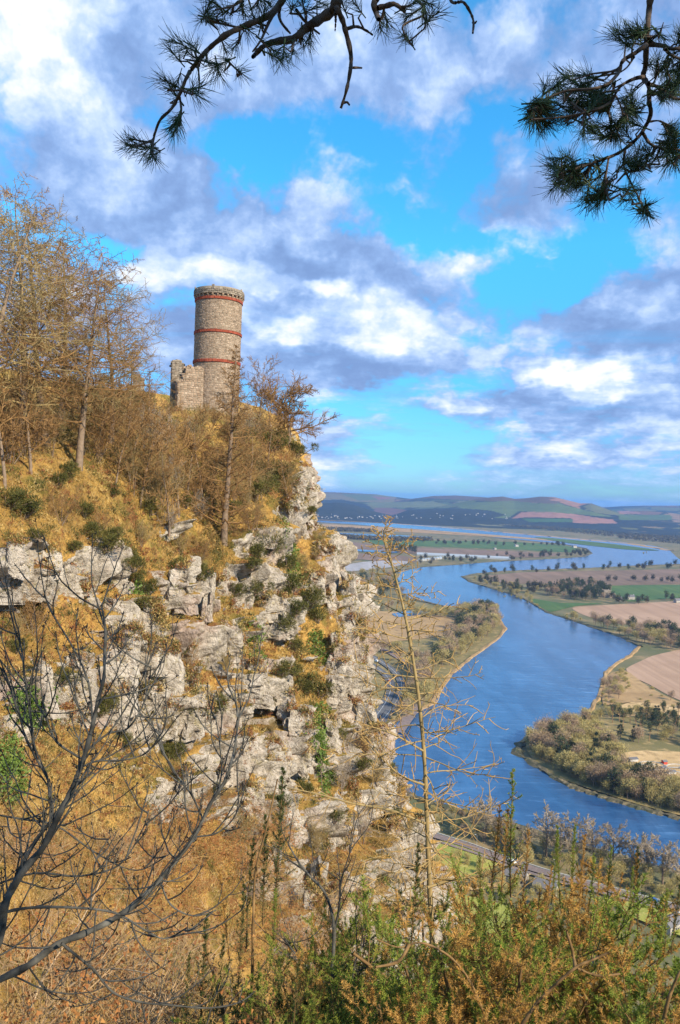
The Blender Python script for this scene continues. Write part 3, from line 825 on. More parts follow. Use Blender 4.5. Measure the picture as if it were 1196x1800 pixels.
# steep crags standing out of the slope, each a jointed column of rock
def build_crags():
    rng = np.random.default_rng(301)
    spec = []
    for cx, cy, rx, ry in ROCK:
        if rx < 28 and cy < 1015 and cx < 400: continue
        for _ in range(max(1, int(rx * ry / (1300 if cy > 1010 else 2600)))):
            u = rng.uniform(-1, 1, 2)
            if u @ u > 1: u = u * .6
            spec.append((cx + u[0] * rx * .95, cy + u[1] * ry * .8, rng.uniform(22, 62), rng.uniform(34, 95) * (1 if cy > 1020 else .6)))
    spec += [(613, 1075, 40, 130), (598, 1085, 30, 90), (624, 1140, 34, 100), (577, 985, 34, 70), (560, 945, 26, 60), (532, 880, 26, 70), (520, 905, 26, 60), (630, 1215, 34, 110), (640, 1290, 40, 100), (664, 1360, 44, 100), (684, 1440, 50, 100), (60, 1025, 80, 46), (112, 1015, 60, 42), (10, 1030, 70, 46), (225, 1095, 56, 80), (215, 1180, 60, 110), (160, 1190, 44, 80), (275, 1180, 50, 100)]
    na_, nh_ = 30, 30
    Vs, info = [], []
    for x, y, wpx, hpx in spec:
        p, n_ = cliff_at(x, y); d = project(p)[2]
        wd, hh = wpx / F * d, hpx / F * d * 1.15
        out = nrm(np.array([n_[0], n_[1], 0]) + nrm(EYE - p) * [.7, .7, 0] + rng.normal(0, .25, 3) * [1, 1, 0]); r_ = np.array([-out[1], out[0], 0])
        dep = wd * rng.uniform(.7, 1.1)
        a_ = np.arange(na_) * 2 * math.pi / na_
        ca, sa = np.cos(a_), np.sin(a_); ex = rng.uniform(.35, .6)
        bx, by = np.sign(ca) * np.abs(ca) ** ex, np.sign(sa) * np.abs(sa) ** ex
        t = np.concatenate([np.linspace(0, 1, nh_ - 5), np.ones(5)]); sc = np.concatenate([np.linspace(1.12, .86, nh_ - 5) * np.where(np.linspace(0, 1, nh_ - 5) > .9, .93, 1), [.78, .6, .4, .2, .02]])
        ctr = p - out * dep * .45
        lean = (-out * .18 + r_ * rng.normal(0, .08)) * hh
        z = (t - .62)[:, None, None] * np.array([0, 0, 1]) * hh
        V = ctr + z + (t - .5)[:, None, None] * lean + (bx[None, :, None] * r_ * wd / 2 + by[None, :, None] * out * dep / 2) * sc[:, None, None]
        V[nh_ - 5:, :, 2] += (np.array([.02, .04, .05, .06, .06]) * hh)[:, None] + bx[None] * rng.normal(0, .06) * hh
        Vs.append(V.reshape(-1, 3)); info.append((ctr, np.repeat(wd, na_ * nh_)))
    A = np.concatenate(Vs); S = np.concatenate([i_[1] for i_ in info]); C = np.concatenate([np.repeat(i_[0][None], na_ * nh_, 0) for i_ in info])
    dirn = nrm((A - C) * [1, 1, .25])
    q1 = (A + .35 * np.stack([fbm(A, .6, 3, 91), fbm(A, .6, 3, 92), fbm(A, .6, 3, 93)], 1)) * np.array([1, 1, .5])
    b1 = cells(q1, 1 / 1.5, 95); b2 = cells(q1 + 4, 1 / .6, 96)
    til = lambda o, seed: (o[3] * np.stack([(hsh((o[2] * 9999).astype(np.int64), np.zeros(len(A), np.int64), np.full(len(A), k_), seed) - .5) for k_ in range(3)], 1)).sum(1)
    dsp = (b1[2] - .5) * 1.1 + til(b1, 5) * .9 + (b2[2] - .5) * .28 + til(b2, 6) * .55 - .4 * np.clip(1 - b1[1] / .15, 0, 1) - .16 * np.clip(1 - b2[1] / .18, 0, 1) + .12 * fbm(A, 3.0, 3, 97)
    A = A + dirn * (dsp * np.clip(S / 3.0, .35, 1.0))[:, None]
    i = np.arange(na_ * nh_).reshape(nh_, na_)
    q = np.stack([i[:-1], np.roll(i, -1, 1)[:-1], np.roll(i, -1, 1)[1:], i[1:]], -1).reshape(-1, 4)
    tq = np.tile(np.repeat(np.linspace(0, 1, nh_), na_), len(spec))
    e_ = (tq > .84) | ((fbm(A, .35, 4, 99) > .16) & (tq > .3) & (b1[2] > .3))
    CRAGP.append(A[e_ & ((dirn * (EYE - A)).sum(1) > 0)])
    for k in range(len(spec)):
        V = A[k * na_ * nh_:(k + 1) * na_ * nh_]
        tt = np.repeat(np.concatenate([np.zeros(nh_ - 5), [.2, .5, .8, 1, 1]]), na_)
        rk_ = np.clip(1.15 - .75 * tt + .35 * fbm(V, .5, 3, 98) - .35 * np.clip(.12 - np.repeat(np.linspace(0, 1, nh_), na_), 0, 1) * 8, 0, 1)
        quick('crag', V, q, M_cliff, parent=cliff, attrs={'rock': rk_})
build_crags()

# ------------------------------------------------------------------ the ledge the photographer stands on (below the frame)
xs = np.linspace(-16, 16, 60); ys = np.concatenate([np.linspace(-30, 0, 12), np.linspace(.4, 11, 30), np.linspace(11.4, 20, 12)])
Xg, Yg = np.meshgrid(xs, ys)
Zg = np.where(Yg < 0, 188.4 + .02 * Yg * -1, np.where(Yg < 11, 188.4 - .56 * Yg, 188.4 - 6.2 - (Yg - 11) * 5))
PP = np.stack([Xg, Yg, Zg], -1).reshape(-1, 3)
PP[:, 2] += .25 * fbm(PP * [1, 1, 0], .4, 4, 71)
LEDGE = lambda x, y: 188.3 - .56 * y if y > 0 else 188.4
i = np.arange(PP.shape[0]).reshape(Xg.shape)
q = np.stack([i[:-1, :-1], i[:-1, 1:], i[1:, 1:], i[1:, :-1]], -1).reshape(-1, 4)
m2 = field_mat('ledge_turf', (.20, .14, .05), (.12, .10, .035), .6, None, (.30, .2, .09))
tag(quick('ledge', PP, q, m2, smooth=True), kind='structure')
# ------------------------------------------------------------------ tower
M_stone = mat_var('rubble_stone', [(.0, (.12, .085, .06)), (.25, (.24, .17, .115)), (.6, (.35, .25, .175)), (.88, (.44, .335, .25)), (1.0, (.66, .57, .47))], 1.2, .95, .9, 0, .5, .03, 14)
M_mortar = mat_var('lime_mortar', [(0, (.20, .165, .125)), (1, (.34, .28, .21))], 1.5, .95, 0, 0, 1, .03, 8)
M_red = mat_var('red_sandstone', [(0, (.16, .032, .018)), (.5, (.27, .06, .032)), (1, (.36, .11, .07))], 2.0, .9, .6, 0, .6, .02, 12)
M_darkstone = mat_var('dark_stone', [(0, (.09, .075, .06)), (.5, (.22, .18, .14)), (1, (.42, .36, .29))], 1.5, .95, .8, 0, .5, .03, 10)  # darker rubble stone for the coping, gable and wall stub

def stones(rng, U, Vv, mapf, row=.3, wmin=.26, wmax=.62, keep=None, depth=(.02, .08)):
    """rubble masonry over the rectangle U x Vv (metres); mapf(u, v, out) -> xyz"""
    us, vs = [], []
    v = Vv[0]
    while v < Vv[1]:
        h = row * rng.uniform(.75, 1.35); h = min(h, Vv[1] - v + .02)
        u = U[0] - rng.uniform(0, .2)
        while u < U[1]:
            wd = rng.uniform(wmin, wmax)
            us.append((max(u, U[0]), min(u + wd, U[1]))); vs.append((v, v + h)); u += wd
        v += h
    us, vs = np.array(us), np.array(vs)
    k = us[:, 1] - us[:, 0] > .06
    us, vs = us[k], vs[k]
    if keep is not None:
        k = keep(us.mean(1), vs[:, 1]); us, vs = us[k], vs[k]
    n = len(us); j = .018
    cu = np.stack([us[:, 0] + j, us[:, 1] - j, us[:, 1] - j, us[:, 0] + j], 1) + rng.normal(0, .022, (n, 4))
    cv_ = np.stack([vs[:, 0] + j, vs[:, 0] + j, vs[:, 1] - j, vs[:, 1] - j], 1) + rng.normal(0, .022, (n, 4))
    mu, mv = cu.mean(1, keepdims=True), cv_.mean(1, keepdims=True)
    o = rng.uniform(*depth, (n, 1)) + rng.normal(0, .01, (n, 4))
    fu, fv = mu + (cu - mu) * .82, mv + (cv_ - mv) * .82
    Vx = np.concatenate([mapf(cu, cv_, np.full((n, 4), -.05)), mapf(fu, fv, o)], 1)
    b = np.arange(n)[:, None] * 8
    q = np.concatenate([b + np.array([[4, 5, 6, 7]]), b + np.array([[0, 1, 5, 4]]), b + np.array([[1, 2, 6, 5]]), b + np.array([[2, 3, 7, 6]]), b + np.array([[3, 0, 4, 7]])])
    return Vx.reshape(-1, 3), q

rng = np.random.default_rng(7)
TD = 117.6
base = at(378.0, 742.0, TD)
zt = lambda py: at(383.0, float(py), TD - 3.3)[2] - base[2]
TR = 3.36
tower = thing('stone_tower', 'round ruined stone tower with red sandstone bands on the cliff top', 'tower', base)
H = zt(519)
def ring(mb, r0, z0, r1, z1, k=64, m=0):
    a = np.arange(k) * 2 * math.pi / k
    V = np.concatenate([np.stack([np.cos(a) * r0, np.sin(a) * r0, np.full(k, z0)], 1), np.stack([np.cos(a) * r1, np.sin(a) * r1, np.full(k, z1)], 1)])
    i = np.arange(k); j = (i + 1) % k
    mb.add(V, np.stack([i, j, j + k, i + k], 1), m)
def cyl(u, v, o, r=TR):
    a = u / TR
    return np.stack([np.cos(a) * (r + o), np.sin(a) * (r + o), v], -1)
mb = MB(); ring(mb, TR, -3.0, TR, H + .3); ring(mb, TR, H + .3, 0.01, H + .3)
shaft = mb.build('shaft', M_mortar, tower)
Vs, q = stones(rng, (0, 2 * math.pi * TR), (-1.5, H), cyl, .20, .16, .42, depth=(.015, .05))
tag(quick('stonework', Vs, q, M_stone, parent=shaft), kind='stuff')
for k, (pa, hh_) in enumerate(((523.5, .42), (581.5, .40), (633.5, .46))):
    z0 = zt(pa) - hh_ / 2
    Vs, q = stones(rng, (0, 2 * math.pi * TR), (z0, z0 + hh_), lambda u, v, o: cyl(u, v, o, TR + .11), hh_, .5, 1.0, depth=(.03, .07))
    band = quick('string_course', Vs, q, M_red, parent=tower)
    mb = MB(); ring(mb, TR, z0, TR + .13, z0 + .03); ring(mb, TR + .13, z0 + .03, TR + .13, z0 + hh_ - .03); ring(mb, TR + .13, z0 + hh_ - .03, TR, z0 + hh_)
    mb.build('bed_joint', M_red, band)
# parapet carried on corbels
z1 = zt(516.5); z2 = zt(504.5)
mb = MB(); ring(mb, TR + .02, z1 - .02, TR + .27, z1); ring(mb, TR + .27, z1, TR + .27, z2); ring(mb, TR + .27, z2, TR - .1, z2 - .02); ring(mb, TR - .1, z2 - .02, TR - .1, H)
par = mb.build('parapet', M_mortar, tower)
topf = lambda u: z2 + .10 * np.sin(u * 1.7) + .07 * np.sin(u * 4.1 + 1)
Vs, q = stones(rng, (0, 2 * math.pi * TR), (z1, z2 + .22), lambda u, v, o: cyl(u, v, o, TR + .28), .30, .25, .6, keep=lambda u, v: v < topf(u) + .12)
tag(quick('coping_stones', Vs, q, M_darkstone, parent=par), kind='stuff')
cb = None
for k in range(30):
    a = k * 2 * math.pi / 30
    if cb is None:
        x = np.array([-.11, .11]); V = []
        prof = [(TR - .05, z1 - .42), (TR + .12, z1 - .38), (TR + .25, z1 - .16), (TR + .27, z1 + .04), (TR - .05, z1 + .04)]
        V = np.array([(r, s, z) for s in x for r, z in prof]); n = len(prof)
        qd = np.array([[i, (i + 1) % n, (i + 1) % n + n, i + n] for i in range(n)])
        cb = quick('corbel', V, [qd, np.array([[0, 4, 3], [0, 3, 2], [0, 2, 1], [5, 8, 9], [5, 7, 8], [5, 6, 7]])], M_stone, parent=tower); o = cb
    else:
        o = cb.copy(); COL.objects.link(o)
    o.rotation_euler = (0, 0, a)

def rubble_wall(name, label, loc, w_, d_, topf, rz, mat=None, hmax=10):
    """a broken wall: solid core with rubble facing on its sides; topf(u) is the ragged top"""
    root = thing(name, label, 'ruin', loc, None, rz)
    mb = MB(); n = max(3, int(w_ / .35))
    for k in range(n):
        u0, u1 = w_ * k / n, w_ * (k + 1) / n; h = float(topf((u0 + u1) / 2)) - .06
        V = [(u0, 0, -3), (u1, 0, -3), (u1, d_, -3), (u0, d_, -3), (u0, 0, h), (u1, 0, h), (u1, d_, h - .1), (u0, d_, h - .1)]
        mb.add(V, np.array([[0, 1, 5, 4], [1, 2, 6, 5], [2, 3, 7, 6], [3, 0, 4, 7], [4, 5, 6, 7]]))
    core = mb.build('masonry', M_mortar if mat is None else mat, root)
    sm = MB()
    for mapf, U in ((lambda u, v, o: np.stack([u, -o, v], -1), w_), (lambda u, v, o: np.stack([-o, d_ - u, v], -1), d_), (lambda u, v, o: np.stack([w_ + o, u, v], -1), d_), (lambda u, v, o: np.stack([w_ - u, d_ + o, v], -1), w_)):
        e = mapf(np.array([0.0]), np.array([0.0]), np.array([0.0]))[0]
        uu = (lambda u, mapf=mapf: mapf(u, u * 0, u * 0)[..., 0])
        V, q = stones(rng, (0, U), (-2, hmax), mapf, .3, .25, .6, keep=lambda u, v: v < topf(np.clip(uu(u), .02, w_ - .02)) + .12)
        sm.add(V, q)
    # loose stones on the ragged top
    c = rng.random((40, 2)) * [w_, d_]
    for x, y in c:
        s = rng.uniform(.12, .28); z = float(topf(x)) - .1
        B = np.array([(sx * s, sy * s * .8, sz * s * .6) for sz in (-1, 1) for sx, sy in ((-1, -1), (1, -1), (1, 1), (-1, 1))]) + rng.normal(0, .04, (8, 3)) + [x, y, z]
        sm.add(B, np.array([[0, 3, 2, 1], [4, 5, 6, 7], [0, 1, 5, 4], [1, 2, 6, 5], [2, 3, 7, 6], [3, 0, 4, 7]]))
    tag(sm.build('stonework', M_stone if mat is None else mat, core), kind='stuff')
    return root
b0 = at(311.0, 745.0, 113.0); b1 = at(355.0, 745.0, 114.3)
tz = lambda py: at(330.0, float(py), 113.3)[2] - b0[2]
wA = float(np.hypot(*(b1 - b0)[:2])); rzA = math.atan2(b1[1] - b0[1], b1[0] - b0[0])
rubble_wall('ruined_wall', 'lit ruined wall with stepped top abutting the left of the round tower', b0, wA, 1.6,
            lambda u: np.where(u < .55, tz(672), np.where(u < .9, tz(655), tz(643))) + .12 * np.sin(np.asarray(u) * 5), rzA)
b2 = at(299.5, 745.0, 117.0)
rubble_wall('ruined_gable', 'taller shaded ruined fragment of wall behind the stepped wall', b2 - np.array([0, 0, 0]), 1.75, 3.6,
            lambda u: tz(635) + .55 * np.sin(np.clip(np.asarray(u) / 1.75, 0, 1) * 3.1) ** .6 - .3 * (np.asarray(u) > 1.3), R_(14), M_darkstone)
b3 = at(212.0, 742.0, 112.0)
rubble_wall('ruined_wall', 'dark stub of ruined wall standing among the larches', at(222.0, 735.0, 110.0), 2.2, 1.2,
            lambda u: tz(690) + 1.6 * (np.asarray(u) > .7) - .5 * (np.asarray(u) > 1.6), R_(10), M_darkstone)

# ------------------------------------------------------------------ plants: prototypes
M_bark = mat_var('brown_bark', [(0, (.10, .07, .05)), (.5, (.21, .15, .105)), (1, (.32, .23, .16))], 3, .95, .2, .3, .6, .02, 9)
M_larch = mat_var('larch_twigs', [(0, (.10, .055, .022)), (.5, (.235, .13, .05)), (1, (.37, .225, .09))], .6, .9, .6, .3, .3)
M_olive = mat_var('olive_twigs', [(0, (.11, .085, .036)), (.5, (.25, .18, .075)), (1, (.40, .29, .13))], .6, .9, .6, .4, .3)
M_grey = mat_var('grey_twigs', [(0, (.14, .11, .085)), (.5, (.27, .215, .165)), (1, (.40, .33, .26))], .6, .9, .6, .4, .3)
M_gorse = mat_var('gorse_spines', [(0, (.035, .045, .012)), (.45, (.085, .085, .022)), (.8, (.16, .135, .035)), (1, (.24, .17, .05))], .8, .85, .6, .25, .4, trans=.2)
M_ivy = mat_var('ivy_leaves', [(0, (.045, .085, .015)), (.5, (.11, .17, .03)), (1, (.20, .25, .05))], .8, .6, .7, .2, .4, trans=.2)
M_grass = mat_var('dry_grass_blades', [(0, (.20, .125, .04)), (.5, (.40, .26, .095)), (1, (.54, .39, .18))], .4, .9, .6, 0, .5, trans=.25)
M_darkleaf = mat_var('dark_evergreen', [(0, (.012, .02, .008)), (.6, (.03, .045, .015)), (1, (.06, .075, .025))], .6, .85, .7, .3, .3)

def build_tree(name, label, cat, lv, tm, cm, split=1, sides=(7, 5, 4, 3, 3), loc=(0, 0, 0)):
    root = thing(name, label, cat, loc)
    mb = MB()
    for k in range(split): mb.add(*tubes(*lv[k], sides[k]))
    mb.build('trunk', tm, root, smooth=True)
    mb = MB()
    for k in range(split, len(lv)): mb.add(*tubes(*lv[k], sides[min(k, 4)]))
    mb.build('crown', cm, root)
    return root

def larch(seed, hgt=20.0, lean=(0, 0), wind=(0, 0, 0), label='', wide=.24, nb=80, t0=.14, cm=None):
    rng = np.random.default_rng(seed)
    sp = [dict(n=14, wig=.035, up=.05, taper=.06, tp=.9, curve=.006),
          dict(nb=nb, t0=t0, t1=.99, ang=86, angsd=9, lr=wide, lfun='dome' if wide > .3 else 'cone', rr=.34, n=6, wig=.16, up=.045, taper=.2, wind=wind),
          dict(nb=14, t0=.12, ang=58, angsd=18, lr=.36, lfun='flat', rabs=.022, n=3, wig=.15, up=-.05, taper=.6),
          dict(nb=8, t0=.1, ang=58, angsd=24, lr=.42, lfun='flat', rabs=.0135, n=2, wig=.25, up=-.06, taper=.5)]
    lv = grow(rng, [(0, 0, -.6)], [(lean[0], lean[1], 1)], hgt, hgt * .019, sp)
    r = build_tree('larch_tree', label, 'tree', lv, M_bark, cm or M_larch, 1)
    return r

def bare_shrub(seed, hgt=6.0, stems=6, spread=.45, mat=None, name='bare_shrub', cat='shrub', label='', n2=7, n3=7, tw=.012, wind=(0, 0, 0), up=.08):
    rng = np.random.default_rng(seed)
    a = rng.random(stems) * 6.28
    D0 = np.stack([np.cos(a) * spread * rng.random(stems), np.sin(a) * spread * rng.random(stems), np.ones(stems)], 1)
    P0 = np.stack([np.cos(a) * .15, np.sin(a) * .15, np.full(stems, -.4)], 1)
    sp = [dict(n=8, wig=.10, up=.03, taper=.2, curve=.02),
          dict(nb=9, t0=.22, ang=42, angsd=12, lr=.48, lfun='flat', rr=.55, n=5, wig=.16, up=up, taper=.3, wind=wind),
          dict(nb=n2, t0=.15, ang=45, angsd=14, lr=.5, lfun='flat', rabs=tw * 1.5, n=3, wig=.2, up=up, taper=.5, wind=wind),
          dict(nb=n3, t0=.1, ang=45, angsd=16, lr=.5, lfun='flat', rabs=tw, n=2, wig=.2, up=up * .6, taper=.5)]
    lv = grow(rng, P0, D0, hgt * (.75 + .3 * rng.random(stems)), hgt * .0085, sp)
    return build_tree(name, label, cat, lv, M_bark if mat is not M_grey else M_grey, mat or M_olive, 1)

def gorse(seed, label, n=1500, mat=None, name='gorse_bush'):
    """a low dome of spiny shoots about 1 m in radius"""
    rng = np.random.default_rng(seed)
    root = thing(name, label, 'bush')
    nl = 9                                            # overlapping humps
    c = rng.normal(0, .42, (nl, 3)); c[:, 2] = rng.uniform(.15, .75, nl)
    k = rng.integers(0, nl, n); d = nrm(rng.normal(0, 1, (n, 3)) + [0, 0, .25]); rad = rng.uniform(.28, .5, nl)[k] * rng.uniform(.45, 1.05, n)
    P = c[k] + d * rad[:, None]
    D = nrm(d + rng.normal(0, .45, (n, 3)) + [0, 0, .35])
    mb = MB(); mb.add(*spikes(P, D, rng.uniform(.10, .26, n), .05, rng))
    mb.build('foliage', mat or M_gorse, root)
    st = np.stack([np.linspace([0, 0, -.3], cc, 4) for cc in c]); st[:, 1:3] += rng.normal(0, .05, (nl, 2, 3))
    mb = MB(); mb.add(*tubes(st, np.tile(np.linspace(.05, .02, 4), (nl, 1)), 4)); mb.build('stem', M_bark, root)
    return root

# ------------------------------------------------------------------ larches on the hill
def tree_to(px, py, top_py, unit, dz=0):
    """foot on the cliff at a photo point and the scale that reaches up to top_py"""
    p, _ = cliff_at(px, py); d = project(p)[2]
    return p + np.array([0, 0, dz]), (py - top_py) / F * d / unit

LP = [larch(101, 20, (.03, 0), (.03, 0, 0), 'x', .36, 58, .24), larch(102, 20, (-.03, .02), (.02, 0, 0), 'x', .33, 60, .22, M_olive), larch(103, 20, (.0, 0), (.05, 0, 0), 'x', .22, 90, .10)]
larches = [(34, 772, 338, 0, 'tall larch with bare rusty crown rising highest at the left edge of the hill'),
           (84, 782, 352, 1, 'larch with thick leaning reddish trunk on the grass slope'),
           (140, 818, 438, 0, 'straight larch second in front of the hilltop, with trunk bare to halfway'),
           (196, 775, 478, 1, 'larch with wide rusty branches nearest the ruin on its left side'),
           (232, 752, 590, 2, 'small larch just left of the stepped ruined wall'),
           (396, 948, 588, 2, 'slender larch on the crag edge crossing in front of the stone tower'),
           (-36, 800, 330, 1, 'larch cut by the left edge of the frame, its branches reaching in'),
           (110, 742, 400, 2, 'narrow larch standing behind the leaning trunk'),
           (262, 760, 640, 2, 'short larch beneath the shaded ruined fragment')]
used = set()
for px, py, tp, k, lab in larches:
    p, s = tree_to(px, py, tp, 20.0)
    if k not in used:
        o = LP[k]; o.location = p; o.scale = (s,) * 3; o['label'] = lab; used.add(k)
    else:
        o = dup(LP[k], p, px * .37, s, lab)
    o['group'] = 'larches on the hilltop'
    if lab.startswith('larch with thick'): o.rotation_euler = (0, R_(-5), 1.0)

# the wind-bent tree at the cliff edge right of the tower
rng = np.random.default_rng(5)
p, s = tree_to(514, 790, 652, 7.6)
sp = [dict(n=9, wig=.12, up=.0, taper=.35, curve=.03, wind=(.05, 0, 0)),
      dict(nb=20, t0=.3, t1=1.0, ang=66, angsd=16, lr=.62, lfun='same', rr=.5, n=7, wig=.18, up=.02, taper=.25, wind=(.05, 0, .01)),
      dict(nb=14, t0=.2, ang=46, angsd=14, lr=.40, lfun='flat', rabs=.03, n=4, wig=.18, up=.06, taper=.5, wind=(.03, 0, 0)),
      dict(nb=15, t0=.15, ang=48, angsd=15, lr=.5, lfun='flat', rabs=.019, n=3, wig=.2, up=.05, taper=.5, wind=(.05, 0, 0))]
lv = grow(rng, [(0, 0, -.5)], [(-.25, 0, 1)], 5.6, .24, sp)
o = build_tree('windswept_tree', 'bare windswept tree with flat spreading crown at the cliff edge right of the tower', 'tree', lv, M_bark, M_larch, 1)
o.location = p; o.scale = (s,) * 3
lv = grow(np.random.default_rng(6), [(0, 0, -.5)], [(0, 0, 1)], 9.0, .13, [dict(n=9, wig=.05, up=.03, taper=.15)] + [dict(sp[1], lr=.33, ang=50, nb=22, wind=(.02, 0, 0), t0=.2), dict(sp[2], nb=8), dict(sp[3], nb=6)])
p, s = tree_to(456, 765, 640, 9.0)
o = build_tree('slender_tree', 'slender bare tree between the tower and the windswept tree', 'tree', lv, M_bark, M_larch, 1)
o.location = p; o.scale = (s,) * 3
for px, py, tp, sc_, lab in ((480, 775, 668, 1, 'thin bare tree close behind the windswept tree'), (428, 770, 690, 1, 'small bare tree against the foot of the tower')):
    p, s = tree_to(px, py, tp, 9.0); dup(o, p, px, s, lab)

for k_, (px, py, tp) in enumerate([(250, 890, 740), (288, 850, 715), (332, 880, 730), (318, 905, 760), (232, 840, 700), (362, 905, 745), (300, 935, 790), (440, 880, 755), (472, 850, 745), (205, 860, 720), (178, 800, 640), (58, 830, 610), (12, 850, 600), (505, 900, 800)]):
    p, s = tree_to(px, py, tp, 9.0)
    dup(o, p, px * .7, s, 'slender pale tree on the slope ' + ['third under the stepped ruin', 'under the stepped ruin', 'left of the slender larch', 'low left of the slender larch', 'at the left end of the thicket', 'just left of the slender larch', 'lowest in the thicket', 'right of the slender larch', 'second right of the slender larch', 'left below the thicket', 'between the straight larch and the ruin', 'before the leaning larch', 'nearest the left edge', 'at the brink of the upper crag'][k_], 'slender trees on the slope')
# ------------------------------------------------------------------ thickets of bare shrubs
SH = [bare_shrub(201, 6, 6, .5, M_olive), bare_shrub(202, 6, 4, .35, M_olive), bare_shrub(203, 6, 8, .7, M_larch, n2=6), bare_shrub(204, 6, 5, .4, M_grey)]
SHL = ['olive bare shrub of thin upright stems in the thicket below the tower', 'loose tall bare shrub in the thicket below the tower', 'low spreading rusty shrub in the thicket below the tower', 'pale grey bare shrub in the thicket below the tower']
rng = np.random.default_rng(11)
for k, s in enumerate(SH): s['label'] = SHL[k]; s['group'] = 'bare shrubs below the tower'
first = set()
def place(protos, k, p, rz, s, label, group):
    if id(protos[k]) not in first:
        first.add(id(protos[k])); o = protos[k]; o.location = p; o.rotation_euler = (0, 0, rz); o.scale = (s,) * 3
        o['label'] = label; o['group'] = group
        return o
    return dup(protos[k], p, rz, s, label, group)
def zone(x, y, x0, x1, y0, y1, n=3):
    rows_ = ['upper', 'middle', 'lower'] if n == 3 else ['topmost', 'upper', 'upper middle', 'lower middle', 'lower', 'lowest']
    return ', ' + rows_[int(np.clip((y - y0) / (y1 - y0) * n, 0, n - 1))] + ' ' + ['left', 'centre', 'right'][int(np.clip((x - x0) / (x1 - x0) * 3, 0, 2))]
def rand_in(poly, n, rng, gap=0):
    P = np.array(poly, float); lo, hi = P.min(0), P.max(0); out = []
    tries = 0
    while len(out) < n and tries < n * 60:
        tries += 1
        x = lo + (hi - lo) * rng.random(2)
        if inpoly(np.array([x[0]]), np.array([x[1]]), poly)[0] and (gap == 0 or all(np.hypot(*(x - y)) > gap for y in out)): out.append(x)
    return out
for x, y in rand_in([(190, 735), (290, 730), (420, 748), (500, 790), (530, 840), (505, 900), (430, 945), (320, 935), (240, 890), (185, 810)], 40, rng, 20):
    p, _ = cliff_at(x, y); k = rng.choice(4, p=[.42, .28, .2, .1])
    place(SH, k, p, rng.random() * 6, rng.uniform(.5, .95) * (.7 if y < 770 else 1.0), SHL[k] + zone(x, y, 190, 540, 730, 945), 'bare shrubs below the tower')
SHL2 = [s.replace('in the thicket below the tower', 'on the grassy hill beneath the larches') for s in SHL]
for x, y in rand_in([(-40, 720), (190, 712), (200, 800), (120, 830), (-40, 850)], 15, rng, 24):
    p, _ = cliff_at(x, y); k = rng.choice(4, p=[.3, .3, .3, .1])
    place(SH, k, p, rng.random() * 6, rng.uniform(.45, .95), SHL2[k] + zone(x, y, -40, 200, 712, 850), 'bare shrubs beneath the larches')
SHL3 = [s.replace('in the thicket below the tower', 'clinging to the rock face') for s in SHL]
for x, y in [(320, 975), (355, 990), (350, 1010), (250, 960), (300, 940), (520, 960), (540, 1000), (555, 985), (565, 960), (440, 930), (330, 1190), (400, 1180), (350, 1290), (300, 1300), (480, 1290), (640, 1330), (600, 1390), (660, 1380), (700, 1420), (560, 1500), (500, 1480), (640, 1480), (720, 1480), (450, 1480), (420, 1500), (380, 1440), (60, 1110), (30, 1130), (110, 920), (180, 930)]:
    p, _ = cliff_at(x, y); k = rng.choice(4, p=[.35, .2, .35, .1])
    place(SH, k, p, rng.random() * 6, rng.uniform(.28, .6), SHL3[k] + zone(x, y, 0, 720, 920, 1500), 'bare shrubs on the rock face')

# ------------------------------------------------------------------ gorse and ivy on the cliff
GP = [gorse(301, ''), gorse(302, ''), gorse(303, '')]
GL = ['dark green gorse bush rooted among the crags', 'olive rounded gorse bush rooted among the crags', 'ragged gorse bush rooted among the crags']
spots = [(120, 835, 26), (100, 850, 22), (20, 890, 40), (45, 905, 32), (150, 905, 26), (185, 965, 30), (235, 1000, 26), (235, 985, 22), (238, 1020, 22), (170, 940, 26), (130, 965, 22), (205, 945, 24), (310, 1005, 26), (340, 1020, 28), (265, 1070, 24), (290, 1110, 26), (265, 1040, 22),
         (415, 1045, 26), (450, 1040, 28), (440, 1060, 22), (475, 970, 30), (455, 975, 24), (500, 1000, 26), (520, 1040, 34), (545, 1060, 38), (520, 1075, 30), (560, 1090, 26), (505, 1100, 28), (520, 1140, 28), (495, 1185, 26), (510, 1190, 24), (540, 1215, 32), (565, 1225, 28), (470, 1245, 26), (350, 1255, 34), (375, 1245, 30), (325, 1275, 30), (335, 1195, 26), (215, 1310, 26), (190, 1240, 26), (180, 1255, 26),
         (30, 1060, 26), (60, 1075, 24), (30, 1145, 24), (110, 1200, 24), (490, 780, 28), (480, 790, 30), (470, 840, 30), (465, 860, 34), (490, 850, 26), (450, 875, 28), (520, 800, 24), (440, 750, 24), (505, 830, 22), (545, 900, 16), (300, 1330, 26), (310, 1335, 24), (370, 1400, 28), (560, 1330, 22), (600, 1300, 24), (690, 1360, 22), (640, 1350, 24), (590, 1440, 26), (700, 1450, 26), (540, 1390, 26), (490, 1420, 26), (670, 1550, 24), (560, 1570, 24), (410, 900, 22), (270, 900, 22), (200, 870, 24), (70, 945, 22), (330, 890, 22), (440, 1000, 20), (232, 722, 34), (258, 740, 30), (218, 735, 26), (300, 752, 24), (345, 758, 22), (400, 762, 24), (425, 775, 28), (60, 765, 26), (115, 770, 24), (165, 765, 26)]
for k, (x, y, wpx) in enumerate(spots):
    p, n_ = cliff_at(x, y); d = project(p)[2]; s = wpx / F * d * .8
    j = k % 3
    place(GP, j, p + n_ * .12 * s, rng.random() * 6, s * rng.uniform(.9, 1.25), GL[j] + zone(x, y, 0, 700, 750, 1580, 6), 'gorse bushes on the cliff')

